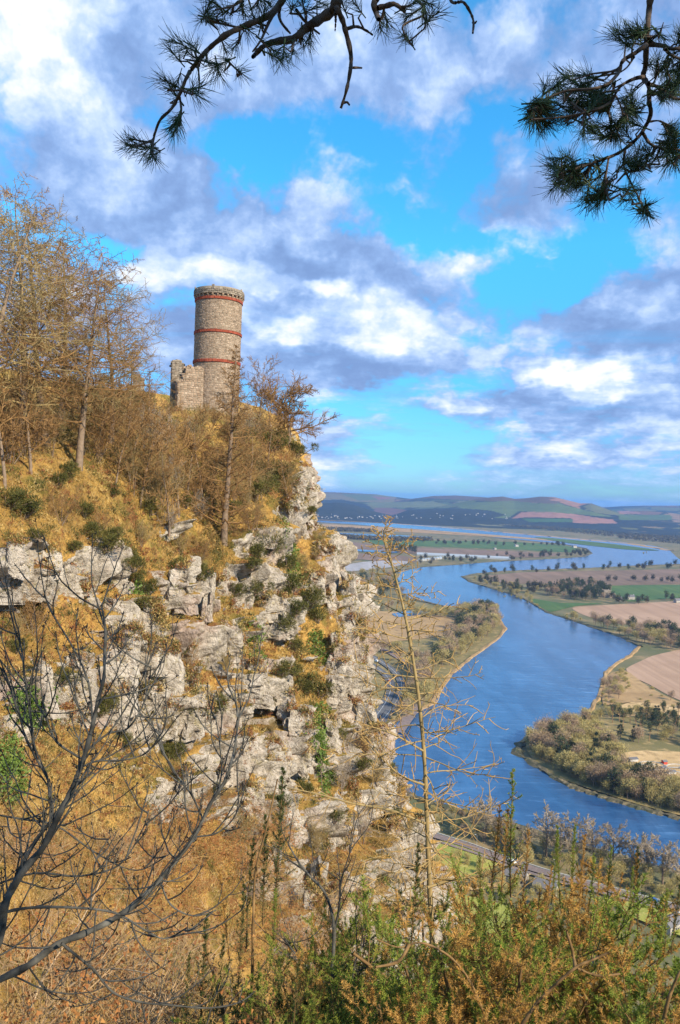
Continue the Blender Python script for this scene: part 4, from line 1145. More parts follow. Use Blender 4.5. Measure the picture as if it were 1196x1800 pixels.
def patch(name, label, ells, n, size, mat, lift=(.05, .45)):
    rng = np.random.default_rng(int(ells[0][0] * 7 + ells[0][1]))
    idx = []
    for cx, cy, rx, ry in ells:
        k = vis[(np.abs(cpx[vis] - cx) < rx) & (np.abs(cpy[vis] - cy) < ry)]
        dd_ = np.hypot((cpx[k] - cx) / rx, (cpy[k] - cy) / ry)
        idx.append(k[dd_ < .75 + .35 * rng.random(len(k))])
    idx = np.concatenate(idx)
    if len(idx) == 0: return
    k = rng.choice(idx, n)
    C = CL[k] + N1f[k] * rng.uniform(*lift, n)[:, None] + rng.normal(0, .12, (n, 3))
    V, f = flakes(rng, C, size, .8, N1f[k] * .4 + rng.normal(0, .6, (n, 3)) + [0, 0, -.5])
    org = CL[idx].mean(0)
    root = thing(name, label, 'ivy', org)
    quick('leaves', V - org, f, mat, parent=root)
    st = []
    for _ in range(10):
        a_, b_ = CL[rng.choice(idx)], CL[rng.choice(idx)]
        st.append(np.linspace(a_, b_, 5) + rng.normal(0, .15, (5, 3)) - org)
    mb = MB(); mb.add(*tubes(np.array(st), np.full((10, 5), .025), 4)); mb.build('stem', M_bark, root)
patch('ivy', 'narrow streak of bright ivy hanging down the upper crag', [(502, 925, 6, 36)], 500, .22, M_ivy)
patch('ivy', 'ivy spilling down the gully below the upper crag', [(512, 985, 14, 32), (525, 1010, 14, 22)], 1000, .24, M_ivy)
patch('ivy', 'green ivy patch on the pale crag right of centre', [(445, 1115, 18, 26), (450, 1160, 16, 18)], 900, .22, M_ivy)
patch('ivy', 'ivy along the ledge under the grassy shelf', [(555, 1130, 18, 24), (570, 1155, 14, 16)], 800, .22, M_ivy)
patch('ivy', 'rounded cushion of bright ivy below the dark gorse', [(555, 1275, 22, 36)], 1800, .22, M_ivy, (.1, 1.0))
patch('ivy', 'long bright tongue of ivy trailing down the lower crag', [(565, 1335, 13, 30), (574, 1375, 14, 32)], 1400, .22, M_ivy)
patch('ivy', 'bright green ivy mound on the crag behind the ash twigs', [(50, 1235, 34, 42)], 1700, .18, M_ivy, (.1, .9))
patch('ivy', 'bright ivy at the left edge low on the cliff', [(8, 1365, 26, 62)], 1600, .17, M_ivy, (.1, .8))
patch('ivy', 'small tuft of ivy beside the pale rock slab', [(240, 1045, 14, 26)], 500, .2, M_ivy)

# dead grass tufts on the turf
rng = np.random.default_rng(21)
tv = vis[(mask2[vis] < .42) & (N1f[vis][:, 2] > .15)]
k = rng.choice(tv, 26000)
nb_ = 5
k = np.repeat(k, nb_)
C = CL[k] + rng.normal(0, .12, (len(k), 3)) * [1, 1, .2] - N1f[k] * .03
D = nrm(np.array([0, 0, .75]) + N1f[k] * .5 + rng.normal(0, .45, (len(k), 3)))
L = rng.uniform(.18, .55, len(k)) * np.clip(cpd[k] / 70, .5, 1.3)
V, f = spikes(C, D, L, .05, rng)
tag(quick('dry_grass', V, f, M_grass), kind='stuff', label='dry golden grass tufts over the turf of the cliff')

# low scrub, heather and bracken over the turf
for nm, stops, n_, sz_, lab in (('undergrowth', [(0, (.055, .055, .018)), (.5, (.115, .11, .03)), (1, (.19, .165, .05))], 2200, .6, 'low olive scrub over the turf of the cliff'),
                           ('undergrowth', [(0, (.13, .05, .025)), (.5, (.25, .10, .04)), (1, (.38, .18, .07))], 1700, .5, 'russet heather and dead bracken over the turf of the cliff'),
                           ('undergrowth', [(0, (.36, .24, .08)), (.5, (.50, .35, .13)), (1, (.62, .47, .22))], 1900, .45, 'pale straw tussocks over the turf of the cliff')):
    M_s = mat_var('low_scrub', stops, .3, .9, .5, 0, .6, trans=.2)
    cl = fbm(CL[vis], .16, 4, 200 + n_)
    tv = vis[(mask2[vis] < .7) & (cl > -.02)]
    k0 = rng.choice(tv, n_); m_ = 34
    k = np.repeat(k0, m_); sz = np.repeat(rng.uniform(.12, sz_, len(k0)), m_) * np.clip(cpd[k] / 75, .5, 1.2)
    C = CL[k] + rng.normal(0, 1, (len(k), 3)) * sz[:, None] * [.8, .8, .4] + np.array([0, 0, .5]) * sz[:, None]
    # and in the clefts and on the tops of the crags
    kc = np.repeat(CRAGP[0][rng.integers(0, len(CRAGP[0]), 1500)], m_, 0); C = np.concatenate([C, kc + rng.normal(0, .22, (len(kc), 3)) + [0, 0, .08]]); k = np.concatenate([k, np.full(len(kc), k[0])])
    V, f = flakes(rng, C, .24 * np.clip(project(C)[2] / 75, .45, 1.2), .28, rng.normal(0, .6, (len(k), 3)) + [0, 0, .8])
    tag(quick(nm, V, f, M_s), kind='stuff', label=lab)
# ------------------------------------------------------------------ valley trees
M_tw = {
    'olive': mat_var('olive_crown', [(0, (.22, .18, .065)), (.5, (.38, .305, .115)), (1, (.52, .43, .18))], .25, .9, .6, .5, .4, trans=.15),
    'brown': mat_var('brown_crown', [(0, (.20, .135, .08)), (.5, (.34, .24, .15)), (1, (.46, .34, .22))], .25, .9, .6, .5, .4, trans=.15),
    'willow': mat_var('willow_crown', [(0, (.26, .21, .075)), (.5, (.40, .33, .12)), (1, (.50, .41, .17))], .25, .9, .6, .4, .4, trans=.15),
    'dark': mat_var('dark_crown', [(0, (.03, .042, .018)), (.5, (.06, .075, .032)), (1, (.11, .12, .05))], .25, .9, .6, .5, .4, trans=.1),
    'far': mat_var('far_crown', [(0, (.04, .042, .022)), (.5, (.075, .068, .038)), (1, (.12, .10, .055))], .05, .95, .5, .6, .3),
}
M_pinebark = mat_var('orange_pine_bark', [(0, (.22, .12, .06)), (1, (.40, .24, .13))], 1, .9, .3, .3, .5)

def crown_tree(seed, name, h, r, mat, nfl=700, fl=.8, bole=.25, shape='round', limbs=14, tm=None, aspect=.35):
    """trunk, limbs and a crown of many small twig-sprays gathered in clumps"""
    rng = np.random.default_rng(seed)
    root = thing(name, '', 'tree')
    sp = [dict(n=5, wig=.06, taper=.3), dict(nb=limbs, t0=bole, t1=1, ang=48 if shape != 'cone' else 80, lr=.45, lfun='flat' if shape != 'cone' else 'cone', rr=.5, n=4, wig=.15, up=.1, taper=.25)]
    lv = grow(rng, [(0, 0, -.5)], [(rng.normal(0, .04), rng.normal(0, .04), 1)], h * .8, h * .02, sp)
    mb = MB(); mb.add(*tubes(*lv[0], 6)); mb.add(*tubes(*lv[1], 3)); mb.build('trunk', tm or M_bark, root)
    nc_ = 16
    c = rng.normal(0, 1, (nc_, 3)); c = nrm(c) * (rng.random((nc_, 1)) ** .4)
    z0, z1 = h * bole * .8, h
    if shape == 'cone':
        zz_ = rng.random(nc_) ** 1.4; c = np.stack([c[:, 0] * r * (1 - zz_), c[:, 1] * r * (1 - zz_), z0 + zz_ * (z1 - z0) * .95], 1); rad = r * .5 * (1.1 - zz_)
    else:
        c = c * [r * .68, r * .68, (z1 - z0) * .36] + [0, 0, (z0 + z1) / 2]; rad = r * rng.uniform(.28, .5, nc_)
    k = rng.integers(0, nc_, nfl)
    d = nrm(rng.normal(0, 1, (nfl, 3))); P = c[k] + d * (rad[k] * rng.uniform(.35, 1.05, nfl))[:, None]
    V, f = flakes(rng, P, fl, aspect, d + [0, 0, .6])
    quick('crown', V, f, mat, parent=root)
    return root
VT = {
    'olive': [crown_tree(s, 'bare_tree', 11, 4.6, M_tw['olive'], 1500, .75, aspect=.28) for s in (401, 402, 403)],
    'brown': [crown_tree(s, 'leafless_tree', 12, 4.8, M_tw['brown'], 1300, .75, aspect=.25) for s in (404, 405)],
    'willow': [crown_tree(s, 'willow_tree', 8, 4.6, M_tw['willow'], 1500, .7, .08, aspect=.25) for s in (406, 407)],
    'dark': [crown_tree(s, 'evergreen_tree', 12, 3.4, M_tw['dark'], 1100, .8, .12, 'cone') for s in (408, 409)],
    'pine': [crown_tree(s, 'pine_tree', 15, 2.6, M_tw['dark'], 420, .8, .52, tm=M_pinebark) for s in (410, 411)],
    'bush': [crown_tree(s, 'waterside_bush', 3.4, 2.3, M_tw['willow'], 700, .5, .02, aspect=.3) for s in (412, 413)],
    'hedge': [crown_tree(s, 'hedgerow_tree', 12, 5.0, M_tw['far'], 360, 1.7, .2, limbs=8) for s in (414, 415)],
    'dkround': [crown_tree(s, 'dark_tree', 13, 4.6, M_tw['dark'], 800, 1.0, .12) for s in (416, 417)],
}
_seen = set()
def put_tree(kind, p, s, rz, label, group, rng):
    root = VT[kind][rng.integers(0, len(VT[kind]))]
    if root.name not in _seen:
        _seen.add(root.name); root.location = [float(v) for v in p]; root.scale = (s,) * 3; root.rotation_euler = (0, 0, rz)
        root['label'] = label; root['group'] = group; return root
    return dup(root, p, rz, s, label, group)

def wood(poly, n, mixk, label, group, seed, s0=.75, s1=1.25, gap=0, avoid=()):
    rng = np.random.default_rng(seed)
    ks, ps = zip(*mixk.items()); ps = np.array(ps) / sum(ps)
    # spread evenly over the ground, not over the picture
    Wp = ground(np.array(poly, float)[:, 0], np.array(poly, float)[:, 1])[:, :2]
    n_, t_ = 0, 0; got = []; pl, ph = np.array(poly, float).min(0), np.minimum(np.array(poly, float).max(0), [1196, 2000])
    lo, hi = Wp.min(0), Wp.max(0)
    while n_ < n and t_ < n * 200:
        t_ += 1
        x = lo + (hi - lo) * rng.random(2)
        if not inpoly(x[:1], x[1:], [tuple(v) for v in Wp])[0]: continue
        if gap and any((x[0] - g[0]) ** 2 + (x[1] - g[1]) ** 2 < gap * gap for g in got): continue
        qx, qy, _ = project(np.array([[x[0], x[1], 0]]))
        if any(inpoly(qx, qy, a_)[0] for a_ in avoid): continue
        got.append(x); n_ += 1
        k = rng.choice(ks, p=ps)
        kn = {'olive': 'olive bare tree', 'brown': 'brown bare tree', 'willow': 'yellowish willow', 'dark': 'dark narrow evergreen', 'pine': 'pine with tall orange trunk', 'bush': 'low yellowish bush', 'hedge': 'dark bare tree', 'dkround': 'dark round tree'}[k]
        fx, fy = (qx[0] - pl[0]) / (ph[0] - pl[0]), (qy[0] - pl[1]) / (ph[1] - pl[1])
        put_tree(k, (x[0], x[1], .3), rng.uniform(s0, s1), rng.random() * 6.3, kn + ' ' + label + ', ' + ['far', 'middle', 'near'][int(min(max(fy, 0) * 3, 2))] + ' ' + ['left', 'centre', 'right'][int(min(max(fx, 0) * 3, 2))], group, rng)

YARD = [(1085, 1325), (1130, 1318), (1300, 1328), (1300, 1412), (1190, 1398), (1125, 1390), (1095, 1362)]
wood([(925, 1312), (965, 1294), (1030, 1276), (1060, 1300), (1080, 1330), (1100, 1352), (1060, 1365), (1000, 1366), (945, 1338)], 112, dict(olive=.4, brown=.22, willow=.28, dark=.05, dkround=.05), 'in the wood at the tip of the right bank', 'trees in the wood on the right bank', 1, 1.05, 1.75, 4.2)
wood([(1000, 1368), (1060, 1366), (1130, 1360), (1240, 1385), (1300, 1400), (1300, 1455), (1196, 1432), (1123, 1413), (1040, 1386)], 116, dict(olive=.4, brown=.25, willow=.25, dark=.05, dkround=.05), 'in the belt between the river and the water works', 'trees in the belt below the works', 2, 1.05, 1.75, 4.2, (YARD,))
wood([(1055, 1268), (1180, 1262), (1280, 1270), (1280, 1300), (1100, 1312), (1065, 1295)], 40, dict(pine=.8, dark=.2), 'in the pine stand behind the water works', 'pines behind the works', 3, 0.98, 1.42, 4.5)
wood([(1120, 1300), (1300, 1300), (1300, 1324), (1110, 1318)], 18, dict(olive=.5, willow=.2, brown=.3), 'between the pine stand and the works', 'trees behind the works', 4, 0.88, 1.36, 5)
wood([(1066, 1188), (1092, 1172), (1110, 1195), (1100, 1230), (1062, 1250), (1040, 1262), (1052, 1230)], 46, dict(bush=.55, willow=.3, brown=.15), 'among the reeds on the right bank', 'bushes on the right bank', 5, 0.80, 1.52, 4)
wood([(1020, 1268), (1060, 1252), (1180, 1262), (1190, 1268), (1100, 1266), (970, 1290), (930, 1304)], 30, dict(bush=.5, willow=.3, olive=.2), 'along the straw meadow above the wood', 'bushes above the wood', 6, 0.80, 1.44, 4)
wood([(1110, 1236), (1138, 1206), (1200, 1236), (1290, 1256), (1290, 1262), (1190, 1246)], 16, dict(bush=.8, brown=.2), 'along the ditch by the pink field', 'bushes by the ditch', 7, 0.70, 1.12, 5)
wood([(1030, 1094), (1100, 1104), (1196, 1114), (1280, 1120), (1280, 1140), (1196, 1146), (1132, 1138), (1098, 1120)], 100, dict(olive=.3, brown=.5, dkround=.2), 'between the pink field and the river', 'trees below the upper pink field', 8, 1.19, 1.87, 6)
wood([(900, 1040), (962, 1072), (1030, 1092), (1020, 1096), (960, 1080), (915, 1054), (868, 1038)], 30, dict(bush=.7, olive=.3), 'on the shore of the right bank', 'bushes on the far shore', 9, 1.05, 1.80)
wood([(960, 1036), (1000, 1028), (1050, 1030), (1075, 1044), (1060, 1056), (1000, 1056), (960, 1050)], 100, dict(dkround=.55, dark=.2, brown=.25), 'in the dark copse round the castle', 'trees in the castle copse', 10, 1.32, 1.98, 9)
wood([(845, 1016), (900, 1030), (960, 1034), (960, 1050), (915, 1048), (870, 1034), (830, 1022)], 50, dict(hedge=.6, olive=.2, dkround=.2), 'along the shore by the brown field', 'trees on the shore by the brown field', 11, 1.01, 1.60, 8)
wood([(1070, 1050), (1100, 1058), (1200, 1052), (1290, 1056), (1290, 1062), (1190, 1060), (1080, 1064)], 24, dict(dkround=.5, hedge=.5), 'along the lane above the pink field', 'trees above the pink field', 12, 1.09, 1.64, 9)
wood([(1060, 1020), (1290, 1021), (1290, 1025), (1060, 1026)], 15, dict(hedge=1), 'along the edge of the brown field', 'trees edging the brown field', 13, 1.18, 1.69, 22)
wood([(820, 1008), (890, 1003), (1034, 998), (1196, 992), (1290, 992), (1290, 1001), (1034, 1004), (840, 1013)], 60, dict(hedge=.55, dkround=.45), 'on the far shore beyond the brown field', 'trees beyond the brown field', 14, 1.05, 1.84, 10)
wood([(800, 1082), (840, 1074), (868, 1078), (882, 1094), (862, 1116), (836, 1136), (800, 1160), (774, 1190), (752, 1206), (744, 1180), (776, 1140), (806, 1112)], 140, dict(olive=.35, brown=.3, willow=.1, dkround=.25), 'on the wooded point of the left bank', 'trees on the left bank point', 15, 1.41, 2.35, 5)
wood([(720, 1076), (790, 1078), (800, 1086), (740, 1088)], 24, dict(willow=.6, olive=.4), 'at the back of the reed bed', 'trees behind the reed bed', 16, 1.02, 1.63, 6)
wood([(600, 1010), (660, 1006), (694, 1012), (700, 1036), (716, 1050), (690, 1062), (650, 1054), (590, 1050)], 60, dict(olive=.45, brown=.4, dkround=.15), 'in the wood beside the rock pinnacle', 'trees beside the pinnacle', 17, 1.41, 2.23, 8)
wood([(600, 1068), (650, 1066), (690, 1064), (715, 1060), (710, 1072), (650, 1080), (600, 1084)], 22, dict(brown=.7, olive=.3), 'behind the reed bed under the crag', 'trees behind the reeds', 18, 0.90, 1.35, 6)
wood([(600, 1126), (660, 1130), (700, 1150), (744, 1180), (752, 1210), (752, 1238), (700, 1282), (706, 1245), (735, 1215), (720, 1180), (690, 1155), (640, 1140), (600, 1135)], 60, dict(olive=.5, brown=.5), 'between the railway and the river', 'trees by the railway', 19, 1.25, 2.12, 5)
wood([(560, 972), (600, 975), (622, 984), (622, 994), (590, 996), (560, 994)], 40, dict(dkround=.6, dark=.4), 'in the dark plantation beyond the crag', 'trees in the dark plantation', 20, 1.25, 1.87, 10)
wood([(690, 952), (990, 958), (1000, 962), (690, 956)], 44, dict(hedge=1), 'in the long hedgerow on the middle point', 'hedgerow trees on the middle point', 21, 1.14, 1.79, 22)
wood([(680, 962), (735, 966), (735, 974), (690, 972)], 26, dict(dkround=.7, hedge=.3), 'in the small dark copse on the middle point', 'trees in the small copse', 22, 1.35, 2.03, 12)
wood([(700, 984), (880, 978), (1000, 972), (1038, 970), (1030, 978), (930, 984), (820, 991), (720, 996)], 56, dict(hedge=.7, dkround=.3), 'along the shore of the middle point', 'trees along the middle point shore', 23, 1.05, 1.75, 14)
wood([(1128, 971), (1142, 971), (1142, 974), (1128, 974)], 3, dict(bush=1), 'on the small islet in the far reach', 'bushes on the islet', 24, 1.44, 2.16)
wood([(880, 1047), (912, 1046), (912, 1051), (884, 1051)], 3, dict(bush=1), 'on the rock bank in the river', 'bushes on the rock bank', 25, 0.72, 0.96)

# near bank trees, each crown standing against the water
NB = [(835, 1462, 1420), (852, 1480, 1412), (880, 1490, 1440), (960, 1506, 1430), (1010, 1522, 1442), (1045, 1520, 1455), (1078, 1530, 1458), (1110, 1545, 1478), (1140, 1548, 1478), (1165, 1556, 1485), (1190, 1560, 1492), (925, 1508, 1462), (985, 1516, 1462)]
RT = []
M_nb = mat_var('pale_bare_crown', [(0, (.19, .145, .095)), (.5, (.32, .25, .165)), (1, (.43, .345, .24))], .25, .9, .6, .5, .4)
for s in (421, 422, 423):
    rng = np.random.default_rng(s)
    sp = [dict(n=6, wig=.05, up=.02, taper=.4), dict(nb=13, t0=.3, ang=46, angsd=10, lr=.62, lfun='flat', rr=.55, n=5, wig=.13, up=.06, taper=.3),
          dict(nb=9, t0=.2, ang=42, lr=.48, lfun='flat', rabs=.11, n=3, wig=.17, up=.05, taper=.5), dict(nb=13, t0=.1, ang=42, lr=.5, lfun='flat', rabs=.065, n=2, wig=.2, up=.03, taper=.5)]
    lv = grow(rng, [(0, 0, -.5)], [(0, 0, 1)], 12.5, .36, sp)
    RT.append(build_tree('bare_tree', '', 'tree', lv, M_bark, M_nb, 1))
first_rt = set()
for k, (x, y, ty) in enumerate(NB):
    p = ground(x, y); d = project(p)[2]; s = (y - ty + 14) / F * d / 16.0
    lab = ['bare tree on the near bank furthest up the river', 'second bare tree on the near bank', 'bare tree beside the bend of the riverside road', 'broad bare tree whose crown covers the water below the wood',
           'bare tree on the near bank just right of the broad crown', 'small bare tree third right of the broad crown', 'round bare tree on the near bank', 'bare tree by the pale lane on the near bank', 'tall thin bare tree near the right edge',
           'bare tree second from the right edge on the near bank', 'bare tree at the right edge on the near bank', 'low bare tree left of the broad crown', 'low bare tree partly behind the broad crown'][k]
    if k < 3: o = RT[k]; o.location = p; o.rotation_euler = (0, 0, x); o.scale = (s,) * 3; o['label'] = lab
    else: o = dup(RT[k % 3], p, float(x), s, lab)
    o['group'] = 'bare trees on the near bank'
wood([(760, 1420), (830, 1436), (900, 1462), (890, 1490), (820, 1480), (750, 1450)], 26, dict(olive=.5, brown=.5), 'on the near bank below the crag', 'trees below the crag', 27, 0.45, 0.78, 5)
wood([(850, 1470), (1196, 1556), (1196, 1592), (1060, 1556), (900, 1512)], 54, dict(bush=.6, olive=.4), 'between the near bank trees and the road', 'bushes on the near bank', 28, 0.56, 1.12, 4)
wood([(760, 1520), (830, 1510), (930, 1545), (1060, 1590), (1150, 1620), (1000, 1610), (780, 1560)], 40, dict(willow=.6, bush=.4), 'at the edge of the sunlit lawn', 'bushes by the lawn', 29, 0.52, 0.98, 4)
wood([(1040, 1600), (1100, 1640), (1120, 1700), (1040, 1760), (990, 1660)], 18, dict(olive=.5, willow=.5), 'at the foot of the hill by the lawn', 'trees at the foot of the hill', 30, 0.65, 1.04, 6)

# distant woods that read as one mass
def far_wood(polys, n, seed, h=13):
    rng = np.random.default_rng(seed); mb = MB()
    for poly, share in polys:
        Wp = ground(np.array(poly, float)[:, 0], np.array(poly, float)[:, 1])[:, :2]; lo, hi = Wp.min(0), Wp.max(0)
        X_ = lo + (hi - lo) * rng.random((int(n * share * 8), 2)); X_ = X_[inpoly(X_[:, 0], X_[:, 1], [tuple(v) for v in Wp])][:int(n * share)]
        m_ = 10
        C = np.repeat(np.concatenate([X_, np.zeros((len(X_), 1))], 1), m_, 0)
        hh_ = np.repeat(h * rng.uniform(.6, 1.2, len(X_)), m_); u = rng.random(len(C))
        C = C + np.stack([rng.normal(0, 2.8, len(C)), rng.normal(0, 2.8, len(C)), hh_ * (.1 + .8 * u)], 1)
        mb.add(*flakes(rng, C, 5.0, .9))
    return tag(mb.build('woodland', M_tw['far']), kind='stuff', label='distant dark woods beyond the river')
far_wood([([(700, 914), (860, 922), (1000, 936), (1080, 944), (1080, 936), (960, 926), (860, 915)], .40), ([(1080, 938), (1190, 944), (1290, 950), (1290, 962), (1196, 957), (1090, 947)], .25),
          ([(590, 942), (660, 946), (760, 948), (760, 951), (660, 950), (590, 947)], .2), ([(560, 928), (660, 933), (660, 936), (560, 933)], .15)], 4200, 41)

# ------------------------------------------------------------------ buildings, works, vehicles far below
M_white = mat_var('pale_render', [(0, (.26, .23, .19)), (.6, (.42, .38, .33)), (1, (.62, .60, .56))], .4, .8, 0, .6, .4)
M_roof = mat_var('slate_roof', [(0, (.09, .09, .10)), (1, (.17, .16, .16))], .8, .8, 0, .6, .4)
M_glassr = mat_var('greenhouse_glass', [(0, (.24, .27, .29)), (1, (.36, .39, .41))], .5, .35, .4, .3, .3)
M_dark = mat_var('dark_opening', [(0, (.03, .03, .035)), (1, (.05, .05, .055))], 1, .4, 0, .5, .5)
M_conc = mat_var('concrete', [(0, (.36, .35, .33)), (1, (.50, .49, .46))], .5, .9, 0, .4, .6)
M_redp = mat_var('red_paint', [(0, (.45, .05, .035)), (1, (.55, .08, .05))], 1, .5, 0, .5, .5)
BOXF = np.array([[0, 3, 2, 1], [4, 5, 6, 7], [0, 1, 5, 4], [1, 2, 6, 5], [2, 3, 7, 6], [3, 0, 4, 7]])
def box(x0, y0, z0, x1, y1, z1):
    return np.array([(x0, y0, z0), (x1, y0, z0), (x1, y1, z0), (x0, y1, z0), (x0, y0, z1), (x1, y0, z1), (x1, y1, z1), (x0, y1, z1)], float), BOXF
def gable(L, W, h, r, ov=.3, t_=.18):
    """pitched roof slabs over a box L x W"""
    mb = MB(); s = r / (W / 2)
    for sg in (-1, 1):
        e = W / 2 + ov
        V = [(-L / 2 - ov, sg * e, h - ov * s), (L / 2 + ov, sg * e, h - ov * s), (L / 2 + ov, 0, h + r), (-L / 2 - ov, 0, h + r)]
        V = V + [(x, y, z + t_) for x, y, z in V]
        mb.add(np.array(V), BOXF if sg < 0 else BOXF[:, ::-1])
    return mb
def house(label, L=10, W=7, h=4.5, r=2.6, wall=None, detail=True, name='house', cat='house', roof=None):
    root = thing(name, label, cat)
    mb = MB(); mb.add(*box(-L / 2, -W / 2, -.5, L / 2, W / 2, h))
    for sx in (-1, 1):
        mb.add(np.array([(sx * L / 2, -W / 2, h), (sx * L / 2, W / 2, h), (sx * L / 2, 0, h + r)]), np.array([[0, 1, 2]]))
    mb.build('wall', wall or M_white, root)
    rf = gable(L, W, h, r).build('roof', roof or M_roof, root)
    if detail:
        mb = MB(); mb.add(*box(L / 2 - 1.1, -.4, h + r - .5, L / 2 - .3, .4, h + r + 1.0)); mb.build('chimney', M_conc, rf)
        wn = None
        for sy in (-1, 1):
            for x in np.linspace(-L / 2 + 1.6, L / 2 - 1.6, 4):
                if wn is None:
                    wn = quick('window', box(-.5, -.05, 1.0, .5, .05, 2.3)[0], BOXF, M_dark, parent=root); o = wn
                else: o = wn.copy(); COL.objects.link(o)
                o.location = (x, sy * W / 2, 0)
        dr = quick('door', box(-.45, -.06, 0, .45, .06, 2.0)[0], BOXF, M_dark, parent=root); dr.location = (0, -W / 2, 0)
    return root

hk_vis = np.where((hx > 520) & (hx < 1300))[0]
def hill_at(px, py):
    k = hk_vis[np.argsort(np.hypot(hx[hk_vis] - px, (hy[hk_vis] - py)))[:4]]
    return PH[k[np.argmin(np.linalg.norm(PH[k] - EYE, axis=1))]]
rng = np.random.default_rng(61)
vh = house('small pale house of the village under the far hills', 13, 8, 4, 4, M_conc, detail=False)
vspots = [(rng.uniform(555, 700), rng.uniform(903, 911)) for _ in range(44)] + [(rng.uniform(690, 800), rng.uniform(903, 913)) for _ in range(16)] + [(rng.uniform(800, 900), rng.uniform(902, 911)) for _ in range(14)]
for k, (x, y) in enumerate(vspots):
    p = hill_at(x, y); s = rng.uniform(.5, 1.1)
    if k == 0: vh.location = p; vh['group'] = 'houses of the far village'
    else: dup(vh, p, rng.random() * 3.1, s, 'small pale house of the village under the far hills', 'houses of the far village')
hp = house('white farmhouse with slate roof by the hedgerow on the middle point', 16, 9, 6, 4)
hp.location = ground(908, 961); hp.rotation_euler = (0, 0, .5); hp['group'] = 'farm buildings'
for (x, y, rz, s, lab) in ((1108, 1054, .2, 1.0, 'white cottage beside the green field near the castle'), (1092, 1056, 1.2, .8, 'smaller white cottage left of the other by the green field'), (1192, 1060, .3, .9, 'white house at the right edge above the pink field'),
                           (870, 966, .8, .8, 'farm building left of the white farmhouse'), (1010, 963, .4, 1.1, 'white house near the end of the middle point'), (690, 968, .2, .9, 'pale house in the small dark copse')):
    dup(hp, ground(x, y), rz, s, lab, 'farm buildings')
# long glasshouse and polytunnels on the far shore
g = house('long pale glasshouse roof on the far shore behind the larch top', 300, 34, 4, 5, M_glassr, False, 'glasshouse', 'greenhouse', M_glassr)
g.location = ground(815, 979.5); g.rotation_euler = (0, 0, R_(-8))
def tunnel():
    root = thing('polytunnel', 'white polytunnel in the row on the far shore', 'polytunnel')
    a = np.linspace(0, math.pi, 9); V = np.concatenate([np.stack([np.full(9, x), np.cos(a) * 6, np.sin(a) * 5.5], 1) for x in (-22, 22)])
    q = np.array([[i, i + 1, i + 10, i + 9] for i in range(8)])
    quick('cover', V, q, M_glassr, parent=root)
    mb = MB()
    for x in (-22, 22): mb.add(np.concatenate([[[x, 0, 0]], np.stack([np.full(9, x), np.cos(a) * 6, np.sin(a) * 5.5], 1)]), np.array([[0, i + 1, i + 2] for i in range(8)]))
    mb.build('end_wall', M_white, root)
    return root
tn = tunnel()
for k in range(8):
    p = ground(737 + k * 5.2, 986 - k * .55)
    if k == 0: tn.location = p; tn.rotation_euler = (0, 0, 1.35); tn['group'] = 'polytunnels on the far shore'
    else: dup(tn, p, 1.35, 1.0, None, 'polytunnels on the far shore')
# the old castle in its copse
cs = thing('castle_ruin', 'square brown castle tower rising from the dark copse', 'castle', ground(1066, 1050))
mb = MB(); mb.add(*box(-7, -7, -1, 7, 7, 15)); mb.add(*box(7.02, -5, -1, 17, 5, 9)); mb.build('wall', M_mortar, cs)
for k, (x, y) in enumerate(((-6.5, -6.5), (-2.2, -6.5), (2.2, -6.5), (6.5, -6.5), (-6.5, 6.5), (6.5, 6.5))):
    quick('merlon', box(x - .9, y - .55, 15, x + .9, y + .55, 16.5)[0], BOXF, M_mortar, parent=cs)
for x in (-3.5, 0, 3.5):
    for z in (4, 9): quick('window', box(x - .5, -7.1, z, x + .5, -6.9, z + 1.8)[0], BOXF, M_dark, parent=cs)
# round settling tanks of the water works
def tank(label, loc, rr_):
    root = thing('settling_tank', label, 'tank', loc)
    mb = MB(); ring(mb, rr_, -.5, rr_, 1.6, 48); ring(mb, rr_, 1.6, rr_ - .5, 1.6, 48); ring(mb, rr_ - .5, 1.6, rr_ - .5, .5, 48); mb.build('rim', M_conc, root)
    mb = MB(); ring(mb, rr_ - .5, 1.0, .01, 1.0, 48); mb.build('water', M_dark, root)
    mb = MB(); mb.add(*box(-rr_, -.5, 1.7, rr_ * .1, .5, 1.95)); br = mb.build('bridge', M_conc, root)
    mb = MB()
    for sy in (-.48, .48):
        for x in np.linspace(-rr_ + .2, 0, 9): mb.add(*box(x - .04, sy - .04, 1.95, x + .04, sy + .04, 2.95))
        mb.add(*box(-rr_, sy - .04, 2.96, 0, sy + .04, 3.04))
    mb.build('railing', M_white, br)
    mb = MB(); ring(mb, 1.0, .8, 1.0, 2.6, 16); ring(mb, 1.0, 2.6, .01, 2.9, 16); mb.build('hub', M_conc, root)
    return root
tank('round dark settling tank of the water works nearer the wood', ground(1148, 1349), 9.5)
tank('round settling tank of the water works at the right edge', ground(1196, 1354), 9.5)
for (x, y, L, W, h, lab, mt) in ((1112, 1340, 7, 4, 3, 'low pale shed at the left end of the water works', M_conc), (1168, 1345, 3, 3, 3, 'small red kiosk between the round tanks', M_redp), (1166, 1354, 4, 2.5, 2.4, 'dark container beside the round tanks', M_dark), (1180, 1362, 6, 3, 2.6, 'low grey shed below the right tank', M_conc)):
    o = house(lab, L, W, h, .8, mt, False, 'works_shed', 'shed'); o.location = ground(x, y); o.rotation_euler = (0, 0, .3)
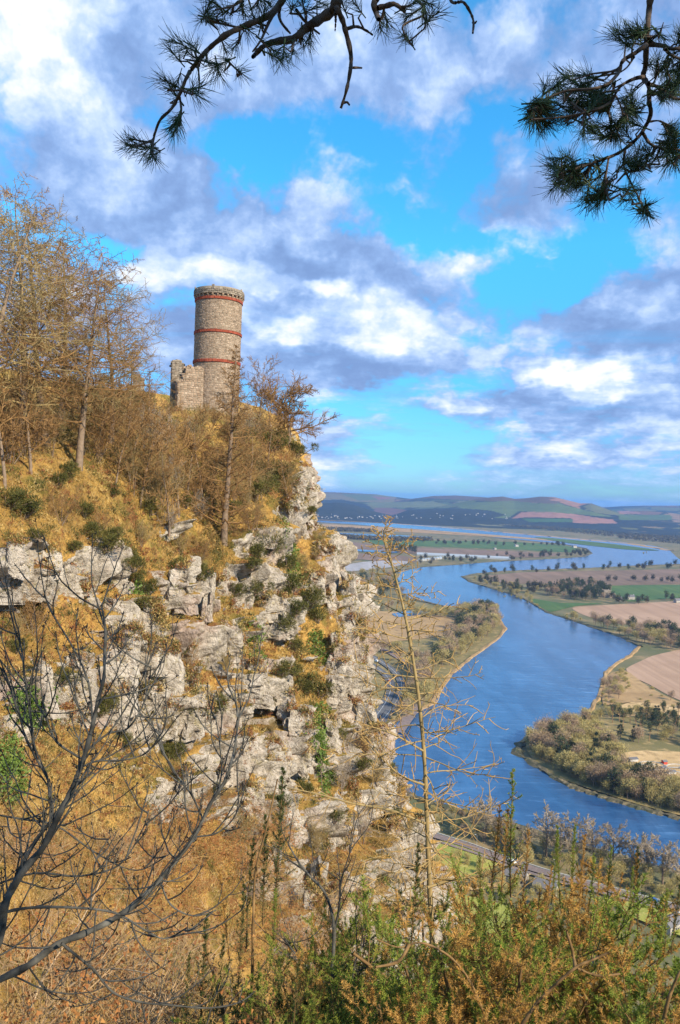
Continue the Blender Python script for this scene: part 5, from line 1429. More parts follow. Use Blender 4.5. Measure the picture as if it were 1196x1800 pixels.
# vehicles
M_car = {n: mat_var(n + '_car_paint', [(0, c), (1, c)], 1, .35, 0, .5, .5) for n, c in (('white', (.75, .75, .74)), ('blue', (.05, .12, .30)), ('red', (.40, .04, .03)))}
def car(col, label, loc, rz, van=False):
    root = thing('parked_car' if not van else 'delivery_van', label, 'van' if van else 'car', loc, None, rz)
    prof = [(-2.2, .35), (-2.2, .95), (-1.5, 1.02), (-1.0, 1.45), (.7, 1.48), (1.35, 1.0), (2.15, .85), (2.2, .35)] if not van else [(-2.6, .4), (-2.6, 2.3), (1.3, 2.35), (1.9, 1.35), (2.5, 1.15), (2.6, .4)]
    n = len(prof); V = np.array([(x, s * .88, z) for s in (-1, 1) for x, z in prof])
    mb = MB(); mb.add(V, np.array([[i, (i + 1) % n, (i + 1) % n + n, i + n] for i in range(n)]))
    c = np.array([(0, -.88, .8), (0, .88, .8)]); mb.add(np.concatenate([V, c]), np.array([[(i + 1) % n, i, 2 * n] for i in range(n)] + [[i + n, (i + 1) % n + n, 2 * n + 1] for i in range(n)]))
    mb.build('body', M_car[col], root)
    quick('window', box(-1.1 if not van else 1.0, -.9, 1.05 if not van else 1.5, .8 if not van else 1.5, .9, 1.36 if not van else 2.0)[0], BOXF, M_dark, parent=root)
    for x in (-1.4, 1.4):
        for y in (-.8, .8):
            a = np.linspace(0, 2 * math.pi, 13)[:-1]; W_ = np.concatenate([np.stack([np.cos(a) * .33 + x, np.full(12, y + e), np.sin(a) * .33 + .33], 1) for e in (-.12, .12)] + [[[x, y - .12, .33], [x, y + .12, .33]]])
            i = np.arange(12); j = (i + 1) % 12
            quick('wheel', W_, [np.stack([i, j, j + 12, i + 12], 1), np.concatenate([np.stack([j, i, np.full(12, 24)], 1), np.stack([i + 12, j + 12, np.full(12, 25)], 1)])], M_dark, parent=root)
    return root
car('white', 'white van driving on the dual carriageway below the crag', ground(662, 1165) + [0, 0, 1.38], 2.2, True)
car('red', 'red car on the lower carriageway below the crag', ground(684, 1200) + [0, 0, 1.38], 1.9)
car('blue', 'blue car on the riverside road beside the lawn', ground(1150, 1590) + [0, 0, 1.6], -.9)
car('white', 'white car on the riverside road behind the gorse tips', ground(900, 1521) + [0, 0, 1.6], -.9)
o = house('low house with grey roof beside the riverside road at the right', 12, 7, 3.6, 2.4); o.location = ground(1180, 1632); o.rotation_euler = (0, 0, .6)
o = house('pale cottage half hidden by gorse beside the lawn', 11, 7, 3.4, 2.4); o.location = ground(960, 1568); o.rotation_euler = (0, 0, -.6)
o = house('slate roofed cottage behind the young larch by the lawn', 12, 7, 3.4, 2.6); o.location = ground(905, 1548); o.rotation_euler = (0, 0, -.5)
# low wall of the riverside road
def lamp(loc, rz):
    root = thing('street_lamp', 'grey street lamp on the riverside road', 'street lamp', loc, 'street lamps on the riverside road', rz)
    mb = MB(); mb.add(*tubes(np.array([[(0, 0, -.3), (0, 0, 3), (0, 0, 7)]]), np.array([[.10, .08, .06]]), 6)); mb.build('pole', M_conc, root)
    mb = MB(); mb.add(*tubes(np.array([[(0, 0, 6.9), (.5, 0, 7.5), (1.5, 0, 7.7)]]), np.array([[.05, .05, .04]]), 5)); mb.build('arm', M_conc, root)
    mb = MB(); mb.add(*box(1.4, -.14, 7.6, 2.1, .14, 7.75)); mb.build('lantern', M_conc, root)
    return root
l0 = lamp(ground(838, 1490), -2.4)
for x, y in ((900, 1512), (975, 1536), (1050, 1557), (1125, 1577)): dup(l0, ground(x, y), -2.4, 1.0)
wl = thing('boundary_wall', 'low stone wall along the river side of the near road', 'wall', ground(900, 1510))
Wp = np.array([ground(x, y - 8) for x, y in road_n]); off = ground(900, 1510)
mb = MB()
for a_, b_ in zip(Wp[:-1], Wp[1:]):
    n = 8
    for k in range(n):
        p0, p1 = a_ + (b_ - a_) * k / n, a_ + (b_ - a_) * (k + .985) / n; d = nrm(p1 - p0); s_ = np.array([-d[1], d[0], 0]) * .25
        V = np.array([p0 - s_, p1 - s_, p1 + s_, p0 + s_]); mb.add(np.concatenate([V, V + [0, 0, 1.1]]) - off, BOXF)
mb.build('masonry', M_conc, wl)

# ------------------------------------------------------------------ the air
m = bpy.data.materials.new('haze'); m.use_nodes = True
t = NT(m.node_tree); t.n.clear()
mo = t.new('ShaderNodeOutputMaterial'); pv = t.new('ShaderNodeVolumePrincipled')
pv.inputs['Color'].default_value = (.20, .46, 1.0, 1); pv.inputs['Density'].default_value = 4.3e-5; pv.inputs['Anisotropy'].default_value = 0.0
t.l.new(pv.outputs[0], mo.inputs['Volume'])
hz = quick('haze', *box(-30000, -3000, -4, 30000, 24000, 262), m)
tag(hz, kind='stuff', label='blue haze lying over the valley')
# ------------------------------------------------------------------ foreground
M_pinewood = mat_var('pine_bark', [(0, (.035, .026, .02)), (.5, (.075, .055, .042)), (1, (.14, .10, .075))], 30, .95, 0, .2, .8, .002, 90)
M_needle = mat_var('pine_needles', [(0, (.012, .028, .012)), (.5, (.026, .055, .02)), (1, (.05, .085, .03))], 8, .6, .7, .2, .3)
M_ash = mat_var('ash_bark', [(0, (.02, .02, .018)), (.4, (.045, .043, .038)), (.7, (.09, .086, .074)), (1, (.20, .19, .16))], 9, .9, .2, .2, .8, .004, 40)
M_bud = mat_var('black_bud', [(0, (.012, .010, .009)), (1, (.03, .026, .022))], 9, .7, .5, 0, .5)
M_sap = mat_var('larch_sapling_bark', [(0, (.13, .10, .045)), (.5, (.27, .195, .085)), (1, (.40, .29, .13))], 9, .9, .3, 0, .7, .004, 40)
M_twigtan = mat_var('sapling_twigs', [(0, (.20, .125, .045)), (.5, (.36, .225, .08)), (1, (.48, .32, .13))], 5, .9, .6, 0, .4)
M_woody = mat_var('gorse_wood', [(0, (.06, .035, .016)), (.5, (.17, .10, .04)), (1, (.34, .21, .09))], 9, .9, .3, .3, .6, .004, 40)
M_gg = mat_var('green_gorse_spines', [(0, (.05, .09, .016)), (.35, (.17, .25, .035)), (.7, (.34, .37, .06)), (1, (.52, .44, .10))], 2.2, .7, .45, .15, .6, trans=.4)
M_gb = mat_var('dead_gorse_spines', [(0, (.24, .12, .03)), (.5, (.56, .31, .075)), (1, (.72, .48, .16))], 2.2, .85, .45, .15, .6, trans=.4)
M_gd = mat_var('dark_gorse_spines', [(0, (.014, .028, .008)), (.5, (.04, .07, .018)), (1, (.11, .13, .03))], 2.2, .8, .5, .2, .5, trans=.15)
M_deadleaf = mat_var('dead_leaves', [(0, (.16, .055, .02)), (.5, (.34, .14, .045)), (1, (.50, .27, .09))], 3, .85, .7, 0, .4, trans=.25)
M_pale = mat_var('pale_twigs', [(0, (.20, .12, .06)), (.5, (.38, .25, .135)), (1, (.60, .46, .31))], 1.5, .9, .6, .3, .4)

def smooth_line(pts, n=6):
    P = np.array(pts, float); t = np.linspace(0, len(P) - 1, (len(P) - 1) * n + 1)
    return catmull(P, t)
def traced(pts, d, r0, r1, rng, wob=.012, n=5):
    """photo points -> a branch at distance d (a number or one per point); radii in photo pixels"""
    P2_ = smooth_line([(x, y) for x, y in pts], n); m_ = len(P2_)
    d = np.interp(np.linspace(0, 1, m_), np.linspace(0, 1, np.size(d)), np.atleast_1d(d)) if np.size(d) > 1 else np.full(m_, float(d))
    d = d + np.cumsum(rng.normal(0, wob * d.mean() * .12, m_))
    P = at(P2_[:, 0], P2_[:, 1], d)
    R = np.linspace(r0, r1, m_) * d / F * (1 + .10 * rng.normal(0, 1, m_))
    return P, R
def rot_to(d):
    return Vector([float(v) for v in d]).to_track_quat('Z', 'Y')

# ---- pine boughs hanging into the top of the picture
TUFTS = []
for s in range(6):
    rng = np.random.default_rng(900 + s); n = 40
    z = rng.uniform(-.045, .012, n); a = rng.random(n) * 6.28; tl = R_(12) + R_(48) * rng.random(n)
    D = np.stack([np.sin(tl) * np.cos(a), np.sin(tl) * np.sin(a), np.cos(tl)], 1)
    P = np.stack([np.cos(a) * .002, np.sin(a) * .002, z], 1); L = rng.uniform(.032, .060, n)
    bend = nrm(rng.normal(0, 1, (n, 3))) * .10
    Pn = np.stack([P, P + D * (L * .5)[:, None], P + nrm(D + bend) * L[:, None]], 1)
    mb = MB(); mb.add(*tubes(Pn, np.tile([.0007, .0007, .00035], (n, 1)), 3)); mb.add(*tubes(np.array([[(0, 0, -.06), (0, 0, -.02), (0, 0, .014)]]), np.array([[.0022, .0022, .0018]]), 4))
    V = np.concatenate(mb.V); me_o = quick('needle_tuft', V, mb.F, [M_needle]); TUFTS.append(me_o.data); bpy.data.objects.remove(me_o)

def pine(name, label, lines, tufts, d0, seed):
    rng = np.random.default_rng(seed)
    org = at(*lines[0][0][0], d0)
    root = thing(name, label, 'pine branch', org)
    allp = []
    for pts, r0, r1 in lines:
        P, R = traced(pts, d0 + rng.normal(0, .03), r0, r1, rng, .05)
        mb = MB(); mb.add(*tubes(P - org, R, 7)); mb.build('bough', M_pinewood, root, True)
        if r0 < 6.5: allp.append(P[len(P) // 4:])
        else: allp.append(P[len(P) // 3:])
    A_ = np.concatenate(allp); tw = []
    for x, y in tufts:
        if rng.random() < (.22 if len(tufts) < 100 else .34): continue
        T_ = at(x, y, d0 + rng.normal(0, .05))
        dd_ = np.linalg.norm((A_ - T_) * [1, .6, 1], axis=1); j = np.argsort(dd_)[:6]; B = A_[rng.choice(j)]
        v = T_ - B; l = np.linalg.norm(v)
        d = nrm(v / max(l, 1e-4) + rng.normal(0, .28, 3) + [0, 0, -.05]) if l > .01 else nrm(rng.normal(0, 1, 3))
        mid = B + v * .5 + rng.normal(0, .006, 3) + [0, 0, -.01]
        tw.append(np.stack([B, B + (mid - B) * .5, mid, T_ - d * .03, T_]))
        o = bpy.data.objects.new('needle_tuft', TUFTS[rng.integers(0, 6)]); COL.objects.link(o); o.parent = root
        o.location = [float(q_) for q_ in T_ - org]; o.rotation_mode = 'QUATERNION'; o.rotation_quaternion = rot_to(d); s = rng.uniform(.7, 1.0); o.scale = (s, s, s)
    tw = np.array(tw) - org
    mb = MB(); mb.add(*tubes(tw, np.tile(np.linspace(.0030, .0018, 5), (len(tw), 1)), 4)); tag(mb.build('twigs', M_pinewood, root), kind='stuff')
    return root
zl = lambda L: [(x / 1.759 + 180, y / 1.759) for x, y in L]
zr = lambda L: [(x / 3.785 + 880, y / 3.785) for x, y in L]
linesL = [(zl([(760, -110), (735, -40), (718, 25), (680, 55), (630, 88), (590, 120), (540, 128), (500, 142), (466, 176)]), 11, 4.2),
          (zl([(640, -70), (575, -20), (520, 45), (440, 80), (380, 110), (330, 150), (295, 190), (265, 232), (240, 290), (215, 335), (180, 370), (162, 415), (155, 440)]), 6, 1.7),
          (zl([(560, -30), (548, 30), (552, 66), (582, 104)]), 4, 1.8), (zl([(540, 30), (515, 70), (490, 125), (465, 160)]), 3.5, 1.6),
          (zl([(725, 25), (742, 60), (752, 95), (768, 160), (768, 210), (755, 280), (738, 335)]), 5.4, 2.4), (zl([(766, 210), (785, 209), (802, 210)]), 2.4, 1.8), (zl([(748, 318), (757, 316), (764, 324)]), 2.2, 1.6),
          (zl([(750, 92), (785, 82), (815, 94), (836, 108)]), 3.2, 1.6), (zl([(720, 30), (722, 60), (720, 96)]), 2.6, 1.6), (zl([(600, 30), (630, 70), (672, 105)]), 2.8, 1.5),
          (zl([(880, -60), (850, -10), (840, 20), (855, 60)]), 7, 4), (zl([(850, 25), (880, 18), (905, 13), (936, 36)]), 5.5, 3.2), (zl([(900, -60), (960, -10), (1000, 40), (930, 80), (950, 128)]), 2.4, 1.4),
          (zl([(295, 190), (300, 250), (296, 290)]), 2, 1.2), (zl([(240, 300), (244, 350), (228, 400)]), 2, 1.2), (zl([(380, 180), (410, 210), (432, 232)]), 2, 1.2), (zl([(480, -60), (420, 10), (350, 30)]), 3, 1.4), (zl([(420, 85), (360, 72), (320, 68)]), 2, 1.2)]
rng = np.random.default_rng(31)
tufL = [(330, 15), (400, 25), (360, 62), (310, 60), (470, 55), (455, 95), (285, 118), (230, 130), (215, 160), (240, 178), (275, 138), (410, 145), (440, 150), (350, 205), (430, 225), (420, 255), (360, 225), (330, 195), (170, 258), (190, 248), (215, 275), (230, 262), (300, 270), (295, 295), (275, 280), (225, 405), (230, 375), (215, 390), (240, 390),
        (95, 430), (80, 450), (105, 452), (150, 485), (135, 470), (160, 490), (145, 415), (160, 400), (530, 155), (560, 170), (590, 160), (620, 118), (640, 125), (545, 180), (480, 15), (500, 40), (620, 10), (660, 25), (690, 15), (590, 20), (940, 55), (990, 30), (1030, 45), (1005, 70), (860, 85), (880, 70), (930, 110), (945, 120), (1010, 10), (430, 20), (510, 5), (380, 150), (330, 45), (270, 165), (440, 40), (380, 40), (345, 10), (740, 5), (780, 10), (960, 10)]
pine('pine_branch', 'dark pine branch drooping in from the top centre, with a bare hanging twig', linesL, zl(tufL), 2.0, 32)
r2 = pine('pine_twig', 'short bare pine twig hanging at the top edge between the two pine branches', [(zl([(1060, -60), (1080, 5), (1115, 6), (1138, 38), (1148, 68), (1146, 102)]), 3.2, 1.8), (zl([(1146, 70), (1157, 66)]), 2, 1.4)], [], 2.0, 33) if False else None
linesR = [(zr([(1030, -160), (1005, -60), (990, 60), (978, 200), (970, 320), (965, 440), (950, 510), (985, 572), (990, 680), (1000, 760), (960, 850), (900, 930), (800, 1010), (700, 1055), (600, 1090), (480, 1130), (380, 1160)]), 6, 1.8),
          (zr([(970, 300), (900, 350), (815, 405), (785, 485), (710, 560), (600, 592), (450, 602), (320, 650)]), 4.2, 1.5), (zr([(950, 512), (880, 528), (790, 582), (730, 680), (600, 742), (400, 780), (200, 795)]), 3.6, 1.4),
          (zr([(765, 540), (740, 650), (722, 740), (735, 850), (738, 905)]), 2.4, 1.2), (zr([(975, 290), (1080, 305), (1140, 325), (1260, 310)]), 4.4, 2.6), (zr([(1095, 325), (1150, 375), (1260, 410)]), 3.4, 2), (zr([(985, 558), (1060, 585), (1130, 645), (1250, 665)]), 3.6, 2),
          (zr([(950, 888), (1000, 960), (1080, 985), (1250, 1005)]), 3, 1.8), (zr([(830, 1000), (820, 1100), (870, 1220), (940, 1350), (962, 1400)]), 2.2, 1.1), (zr([(720, 1055), (700, 1200), (722, 1335)]), 2.2, 1.1), (zr([(1060, 990), (1010, 1080), (900, 1120)]), 2, 1.1),
          (zr([(770, 640), (805, 720), (815, 800)]), 2, 1.1), (zr([(990, 810), (1060, 805), (1130, 850)]), 2, 1.1), (zr([(970, 250), (1050, 230), (1085, 150)]), 2, 1.0), (zr([(890, 380), (840, 450), (780, 490)]), 1.8, 1.1), (zr([(820, 715), (900, 745), (980, 750)]), 1.8, 1), (zr([(300, 690), (230, 720), (180, 740)]), 1.6, 1)]
tufR = []
for cx, cy, rx, ry, n in ((500, 590, 220, 95, 30), (330, 720, 150, 60, 15), (300, 810, 150, 50, 13), (600, 700, 140, 70, 12), (850, 240, 110, 65, 15), (980, 230, 80, 60, 8), (1100, 440, 110, 50, 15), (1140, 560, 70, 60, 10), (1130, 650, 70, 40, 8), (800, 860, 90, 70, 13), (640, 890, 110, 60, 9), (500, 1120, 210, 70, 22),
                          (420, 1210, 120, 60, 12), (600, 1200, 120, 70, 11), (640, 1330, 70, 35, 8), (840, 1290, 60, 50, 7), (960, 1390, 45, 40, 6), (860, 1100, 90, 80, 9), (960, 1030, 60, 60, 6), (1130, 1060, 70, 60, 9), (1130, 930, 60, 60, 8), (1120, 840, 60, 40, 6), (900, 730, 60, 35, 5), (860, 660, 40, 40, 4), (1080, 190, 40, 70, 4), (1190, 220, 40, 40, 4), (1180, 340, 30, 40, 4), (450, 700, 200, 60, 12)):
    k = 0
    while k < n:
        u = rng.uniform(-1, 1, 2)
        if u @ u < 1: tufR.append((cx + u[0] * rx, cy + u[1] * ry)); k += 1
pine('pine_branch', 'dense dark pine branch hanging down at the top right corner', linesR, zr(tufR), 2.05, 34)
o = thing('pine_twig', 'short bare pine twig dangling at the top edge between the two pine branches', 'twig', at(800, -30, 2.0))
mb = MB()
for pts, r0, r1 in ((zl([(1060, -60), (1080, 5), (1115, 6), (1138, 38), (1148, 68), (1146, 102)]), 3.2, 1.8), (zl([(1146, 70), (1152, 72), (1157, 66)]), 2, 1.4)):
    P, R = traced(pts, 2.0, r0, r1, rng, .05); mb.add(*tubes(P - at(800, -30, 2.0), R, 6))
mb.build('bough', M_pinewood, o, True)

# ---- the bare ash at the lower left
rng = np.random.default_rng(51)
ASH = [([(-90, 1790), (-30, 1740), (0, 1722), (50, 1697), (100, 1661), (160, 1636), (211, 1609), (251, 1576), (281, 1546), (311, 1511), (341, 1471), (359, 1436), (371, 1411), (396, 1371), (411, 1325), (417, 1275), (416, 1240), (401, 1205)], (4.6, 5.2), 10.5, 1.9),
       ([(-60, 1760), (-15, 1660), (0, 1611), (20, 1566), (45, 1526), (75, 1491), (95, 1451), (120, 1401), (138, 1360), (150, 1325), (163, 1275), (173, 1230), (183, 1190), (184, 1151), (186, 1111), (181, 1076), (178, 1064)], (4.4, 5.0), 11.5, 1.8),
       ([(-40, 1720), (0, 1655), (12, 1590), (30, 1540), (62, 1480), (92, 1440), (135, 1375)], (4.5, 4.9), 8.5, 3.0),
       ([(92, 1440), (88, 1400), (83, 1366), (65, 1335), (45, 1295), (35, 1260), (22, 1220), (14, 1195), (-4, 1150)], (4.8, 5.1), 4.0, 1.6),
       ([(163, 1275), (156, 1201), (130, 1141), (100, 1091), (78, 1046)], (4.9, 5.2), 3.0, 1.4), ([(60, 1320), (52, 1250), (45, 1201), (38, 1141), (25, 1101), (18, 1069)], (5.0, 5.2), 2.8, 1.4),
       ([(146, 1335), (100, 1304), (80, 1261), (55, 1221), (40, 1180)], (4.9, 4.7), 3.2, 1.4), ([(150, 1322), (190, 1290), (225, 1280), (251, 1241), (262, 1200), (266, 1169)], (4.9, 5.1), 3.0, 1.4),
       ([(138, 1352), (170, 1338), (211, 1337), (251, 1327), (270, 1310), (283, 1290)], (4.9, 4.8), 2.8, 1.4), ([(357, 1440), (340, 1402), (326, 1382), (310, 1360), (294, 1334)], (5.1, 5.2), 2.8, 1.3), ([(385, 1385), (390, 1352), (386, 1302), (379, 1259)], (5.2, 5.3), 2.6, 1.3),
       ([(108, 1658), (140, 1684), (166, 1706), (200, 1745), (250, 1762), (301, 1767), (361, 1772), (400, 1768)], (4.7, 4.9), 4.0, 1.6), ([(-30, 1615), (40, 1597), (120, 1595), (200, 1604), (250, 1632), (290, 1650), (330, 1630)], (4.6, 4.8), 4.0, 1.5),
       ([(-20, 1560), (60, 1535), (140, 1540), (210, 1520), (250, 1460), (262, 1425)], (4.9, 5.0), 3.2, 1.3), ([(160, 1600), (162, 1560), (170, 1510), (195, 1470)], (4.8, 5.0), 2.6, 1.3),
       ([(-20, 1430), (40, 1440), (100, 1452), (170, 1500), (240, 1530), (300, 1500)], (4.9, 5.2), 3.0, 1.3), ([(281, 1546), (300, 1590), (340, 1610), (380, 1600)], (5.0, 5.1), 2.6, 1.2), ([(341, 1471), (380, 1465), (410, 1440), (420, 1410)], (5.1, 5.2), 2.4, 1.2)]
org = np.array([-2.6, 3.6, LEDGE(0, 3.6)])
root = thing('ash_tree', 'bare dark ash tree leaning in at the lower left, its boughs ending in black buds', 'tree', org)
pp, dv = [], []
tr_top = np.stack([org + [0, 0, -.4], org + [.05, .1, 1.0], at(-150, 1840, 4.4)]); 
mb = MB(); mb.add(*tubes(catmull(tr_top, np.linspace(0, 2, 12)) - org, np.linspace(.10, .055, 12), 10))
for e in (ASH[0], ASH[1], ASH[2], ASH[12], ASH[13], ASH[15]):
    b_ = at(*e[0][0], e[1][0]); mb.add(*tubes(catmull(np.stack([tr_top[1], (tr_top[2] + b_) / 2, b_]), np.linspace(0, 2, 9)) - org, np.linspace(.04, e[2] * .68 * e[1][0] / F, 9), 8))
mb.build('trunk', M_ash, root, True)
for pts, d, r0, r1 in ASH:
    P, R = traced(pts, d, r0 * .68, r1 * .75, rng, .03)
    mb = MB(); mb.add(*tubes(P - org, R, 8)); mb.build('bough', M_ash, root, True)
    n = max(5, int(len(P) / 2.8)); k = np.linspace(len(P) * .12, len(P) - 2, n).astype(int)
    T = nrm(np.gradient(P, axis=0))
    right = CR[:, 0]
    for j, kk in enumerate(k):
        pp.append(P[kk]); sgn = 1 if j % 2 else -1
        dv.append(nrm(T[kk] * .55 + sgn * (right * rng.uniform(.3, .9) - np.cross(T[kk], CR[:, 2]) * .4) + rng.normal(0, .3, 3)))
lv = grow(rng, np.array(pp), np.array(dv), rng.uniform(.15, .62, len(pp)), .0058, [dict(n=8, wig=.10, up=.13, taper=.45), dict(nb=4, t0=.25, ang=48, angsd=12, lr=.45, lfun='flat', rr=.72, n=5, wig=.10, up=.16, taper=.6, keep=.8, flat=1)])
mb = MB()
for l in lv: mb.add(l[0].reshape(-1, *l[0].shape[1:]) - org, np.zeros((0, 4), int)) if False else mb.add(*tubes(l[0] - org, l[1], 5))
tag(mb.build('twigs', M_ash, root, True), kind='stuff')
# buds: a fat terminal bud with two side buds, and pairs along the twigs
bp, bd = [], []
for l in lv:
    P = l[0]; d_ = nrm(P[:, -1] - P[:, -2]); bp.append(P[:, -1]); bd.append(d_)
    for q_ in (-1,): bp.append(P[:, -1] - d_ * .006); bd.append(nrm(d_ * .6 + q_ * np.cross(d_, CR[:, 2]) + rng.normal(0, .2, d_.shape)))
    for f_ in (4,):
        if False and f_ < P.shape[1] - 1:
            d2 = nrm(P[:, f_] - P[:, f_ - 1])
            for q_ in (-1, 1): bp.append(P[:, f_]); bd.append(nrm(d2 * .5 + q_ * np.cross(d2, CR[:, 2])))
bp, bd = np.concatenate(bp), np.concatenate(bd)
B = np.stack([bp - bd * .003, bp + bd * .006, bp + bd * .011, bp + bd * .016], 1)
mb = MB(); mb.add(*tubes(B - org, np.tile([.002, .0034, .0028, .0005], (len(B), 1)), 5)); tag(mb.build('buds', M_bud, root), kind='stuff')

# ---- tangle of thin arching shrubs in the gully behind the ash
def arch_shrub(seed, hgt, mat, leaves=0, name='tangled_shrub'):
    rng = np.random.default_rng(seed); stems = 9
    a = rng.random(stems) * 6.28
    D0 = np.stack([np.cos(a) * .8, np.sin(a) * .8, np.full(stems, 1.0)], 1); P0 = np.stack([np.cos(a) * .2, np.sin(a) * .2, np.full(stems, -.4)], 1)
    sp = [dict(n=10, wig=.10, up=-.03, taper=.25, curve=.05), dict(nb=7, t0=.2, ang=48, angsd=15, lr=.55, lfun='flat', rr=.6, n=7, wig=.16, up=.03, curve=.06, taper=.35),
          dict(nb=6, t0=.15, ang=48, angsd=18, lr=.5, lfun='flat', rr=.6, n=5, wig=.2, up=.05, curve=.06, taper=.5), dict(nb=4, t0=.15, ang=48, lr=.5, lfun='flat', rr=.7, n=3, wig=.2, up=.05, taper=.6)]
    lv = grow(rng, P0, D0, hgt * rng.uniform(.7, 1.2, stems), hgt * .008, sp)
    r = build_tree(name, '', 'shrub', lv, mat, mat, 1, (6, 4, 3, 3))
    if leaves:
        e = lv[3][0][:, -1]; e = e[rng.integers(0, len(e), leaves)] + rng.normal(0, .06, (leaves, 3))
        quick('leaves', *flakes(rng, e, .075, .7), M_deadleaf, parent=r)
    return r
AS = [arch_shrub(501, 3.2, M_pale), arch_shrub(502, 3.0, M_twigtan), arch_shrub(503, 2.8, M_twigtan, 2200), arch_shrub(504, 3.2, M_pale, 700)]
ASL = ['tangled pale arching shrub', 'tangled golden arching shrub', 'shrub of clinging russet leaves', 'pale shrub with few brown leaves']
tang = [(20, 1690, 0), (70, 1760, 1), (130, 1720, 0), (190, 1770, 3), (240, 1700, 1), (300, 1760, 0), (350, 1700, 3), (400, 1770, 1), (60, 1600, 1), (150, 1600, 2), (230, 1580, 2), (290, 1520, 2), (330, 1580, 2), (380, 1600, 3), (250, 1640, 2), (420, 1660, 2), (480, 1700, 1), (520, 1640, 2), (560, 1600, 0), (30, 1520, 1), (110, 1500, 1),
        (350, 1480, 2), (420, 1540, 2), (470, 1580, 1), (600, 1680, 0), (0, 1790, 0), (100, 1830, 0), (220, 1840, 0), (340, 1850, 1), (160, 1660, 1), (560, 1720, 1), (620, 1620, 1), (660, 1560, 1), (700, 1600, 1), (610, 1540, 2), (680, 1480, 1), (730, 1540, 1), (450, 1480, 2), (-30, 1580, 0), (-20, 1450, 1)]
rng = np.random.default_rng(60)
tang += [(rng.uniform(-20, 620), rng.uniform(1480, 1860), int(rng.choice(4, p=[.3, .2, .3, .2]))) for _ in range(44)]
rng = np.random.default_rng(61)
for k, (x, y, v) in enumerate(tang):
    p, n_ = cliff_at(x, min(y, 1880)); s = project(p)[2] / 44 * rng.uniform(.7, 1.1)
    place(AS, v, p, rng.random() * 6, s, ASL[v] + (' in the gully behind the ash' if x < 430 else ' on the slope behind the foreground gorse') + zone(x, y, -30, 620, 1450, 1860), 'tangled shrubs in the gully')

# nearer arching shrubs rooted on the ledge under the ash
for k, (x, y, d, v) in enumerate([(-40, 1560, 7.5, 3), (60, 1600, 8.5, 2), (150, 1620, 7.0, 0), (230, 1640, 9.0, 2), (320, 1640, 8.0, 3), (20, 1690, 6.0, 1), (120, 1700, 5.5, 2), (280, 1710, 6.0, 1), (400, 1680, 8.5, 2)]):
    p = at(x, y, d); z = LEDGE(p[0], p[1])
    place(AS, v, (p[0], p[1], z), rng.random() * 6, (p[2] - z) / 2.9, ASL[v] + ' beneath the boughs of the ash' + zone(x, y, -60, 420, 1550, 1720), 'arching shrubs beneath the ash')
for me in {c.data for r_ in AS for c in r_.children if c.type == 'MESH'}: pass

# ---- young larch standing up from the ledge
rng = np.random.default_rng(71)
P, R = traced([(766, 1830), (762, 1700), (757, 1590), (753, 1500), (750, 1420), (746, 1330), (739, 1250), (731, 1190), (718, 1110), (706, 1055), (691, 998), (678, 960), (675, 932)], 9.0, 7.4, 1.7, rng, .004, 6)
R = R * .74
P[0] = [P[0][0], P[0][1], LEDGE(P[0][0], P[0][1]) - .2]
org = P[0].copy()
root = thing('larch_sapling', 'slender leafless larch sapling standing before the river, taller than the gorse round it', 'sapling', org)
mb = MB(); mb.add(*tubes(P - org, R, 8)); mb.build('trunk', M_sap, root, True)
nb = 72; tt = np.linspace(.16, .985, nb) + rng.normal(0, .006, nb); ii = np.clip((tt * (len(P) - 1)).astype(int), 0, len(P) - 2)
a = np.arange(nb) * 2.4 + rng.random(nb)
elev = np.interp(tt, [0, .6, .9, 1], [-.25, .0, .5, 1.3])
D0 = np.stack([np.cos(a), np.sin(a) * .8, elev], 1)
Lb = np.interp(tt, [0, .25, .55, .8, 1], [1.15, 1.15, .85, .48, .22]) * rng.uniform(.55, 1.15, nb)
lv = grow(rng, P[ii], D0, Lb, np.minimum(R[ii] * .42, .0085), [dict(n=9, wig=.10, up=.03, taper=.3), dict(nb=9, t0=.12, ang=58, angsd=16, lr=.40, lfun='flat', rabs=.0055, n=4, wig=.15, up=.03, taper=.6), dict(nb=2, t0=.2, ang=55, lr=.4, lfun='flat', rabs=.0035, n=2, wig=.15, taper=.6, keep=.7)])
for k in range(nb):
    if lv[0][1][k, 0] > .0042:
        mb = MB(); mb.add(*tubes(lv[0][0][k] - org, lv[0][1][k], 5)); mb.build('branch', M_sap, root, True)
small = lv[0][1][:, 0] <= .0042
mb = MB()
if small.any(): mb.add(*tubes(lv[0][0][small] - org, lv[0][1][small], 4))
for l in lv[1:]: mb.add(*tubes(l[0] - org, l[1], 4))
# the short knobbly spurs larch twigs carry
sp_ = np.concatenate([l[0][:, 1:].reshape(-1, 3) for l in lv[:2]]); sp_ = sp_[rng.integers(0, len(sp_), 1500)]
d_ = nrm(rng.normal(0, 1, sp_.shape)); mb.add(*tubes(np.stack([sp_, sp_ + d_ * .012], 1) - org, np.tile([.0042, .003], (len(sp_), 1)), 4))
tag(mb.build('twigs', M_twigtan, root), kind='stuff')
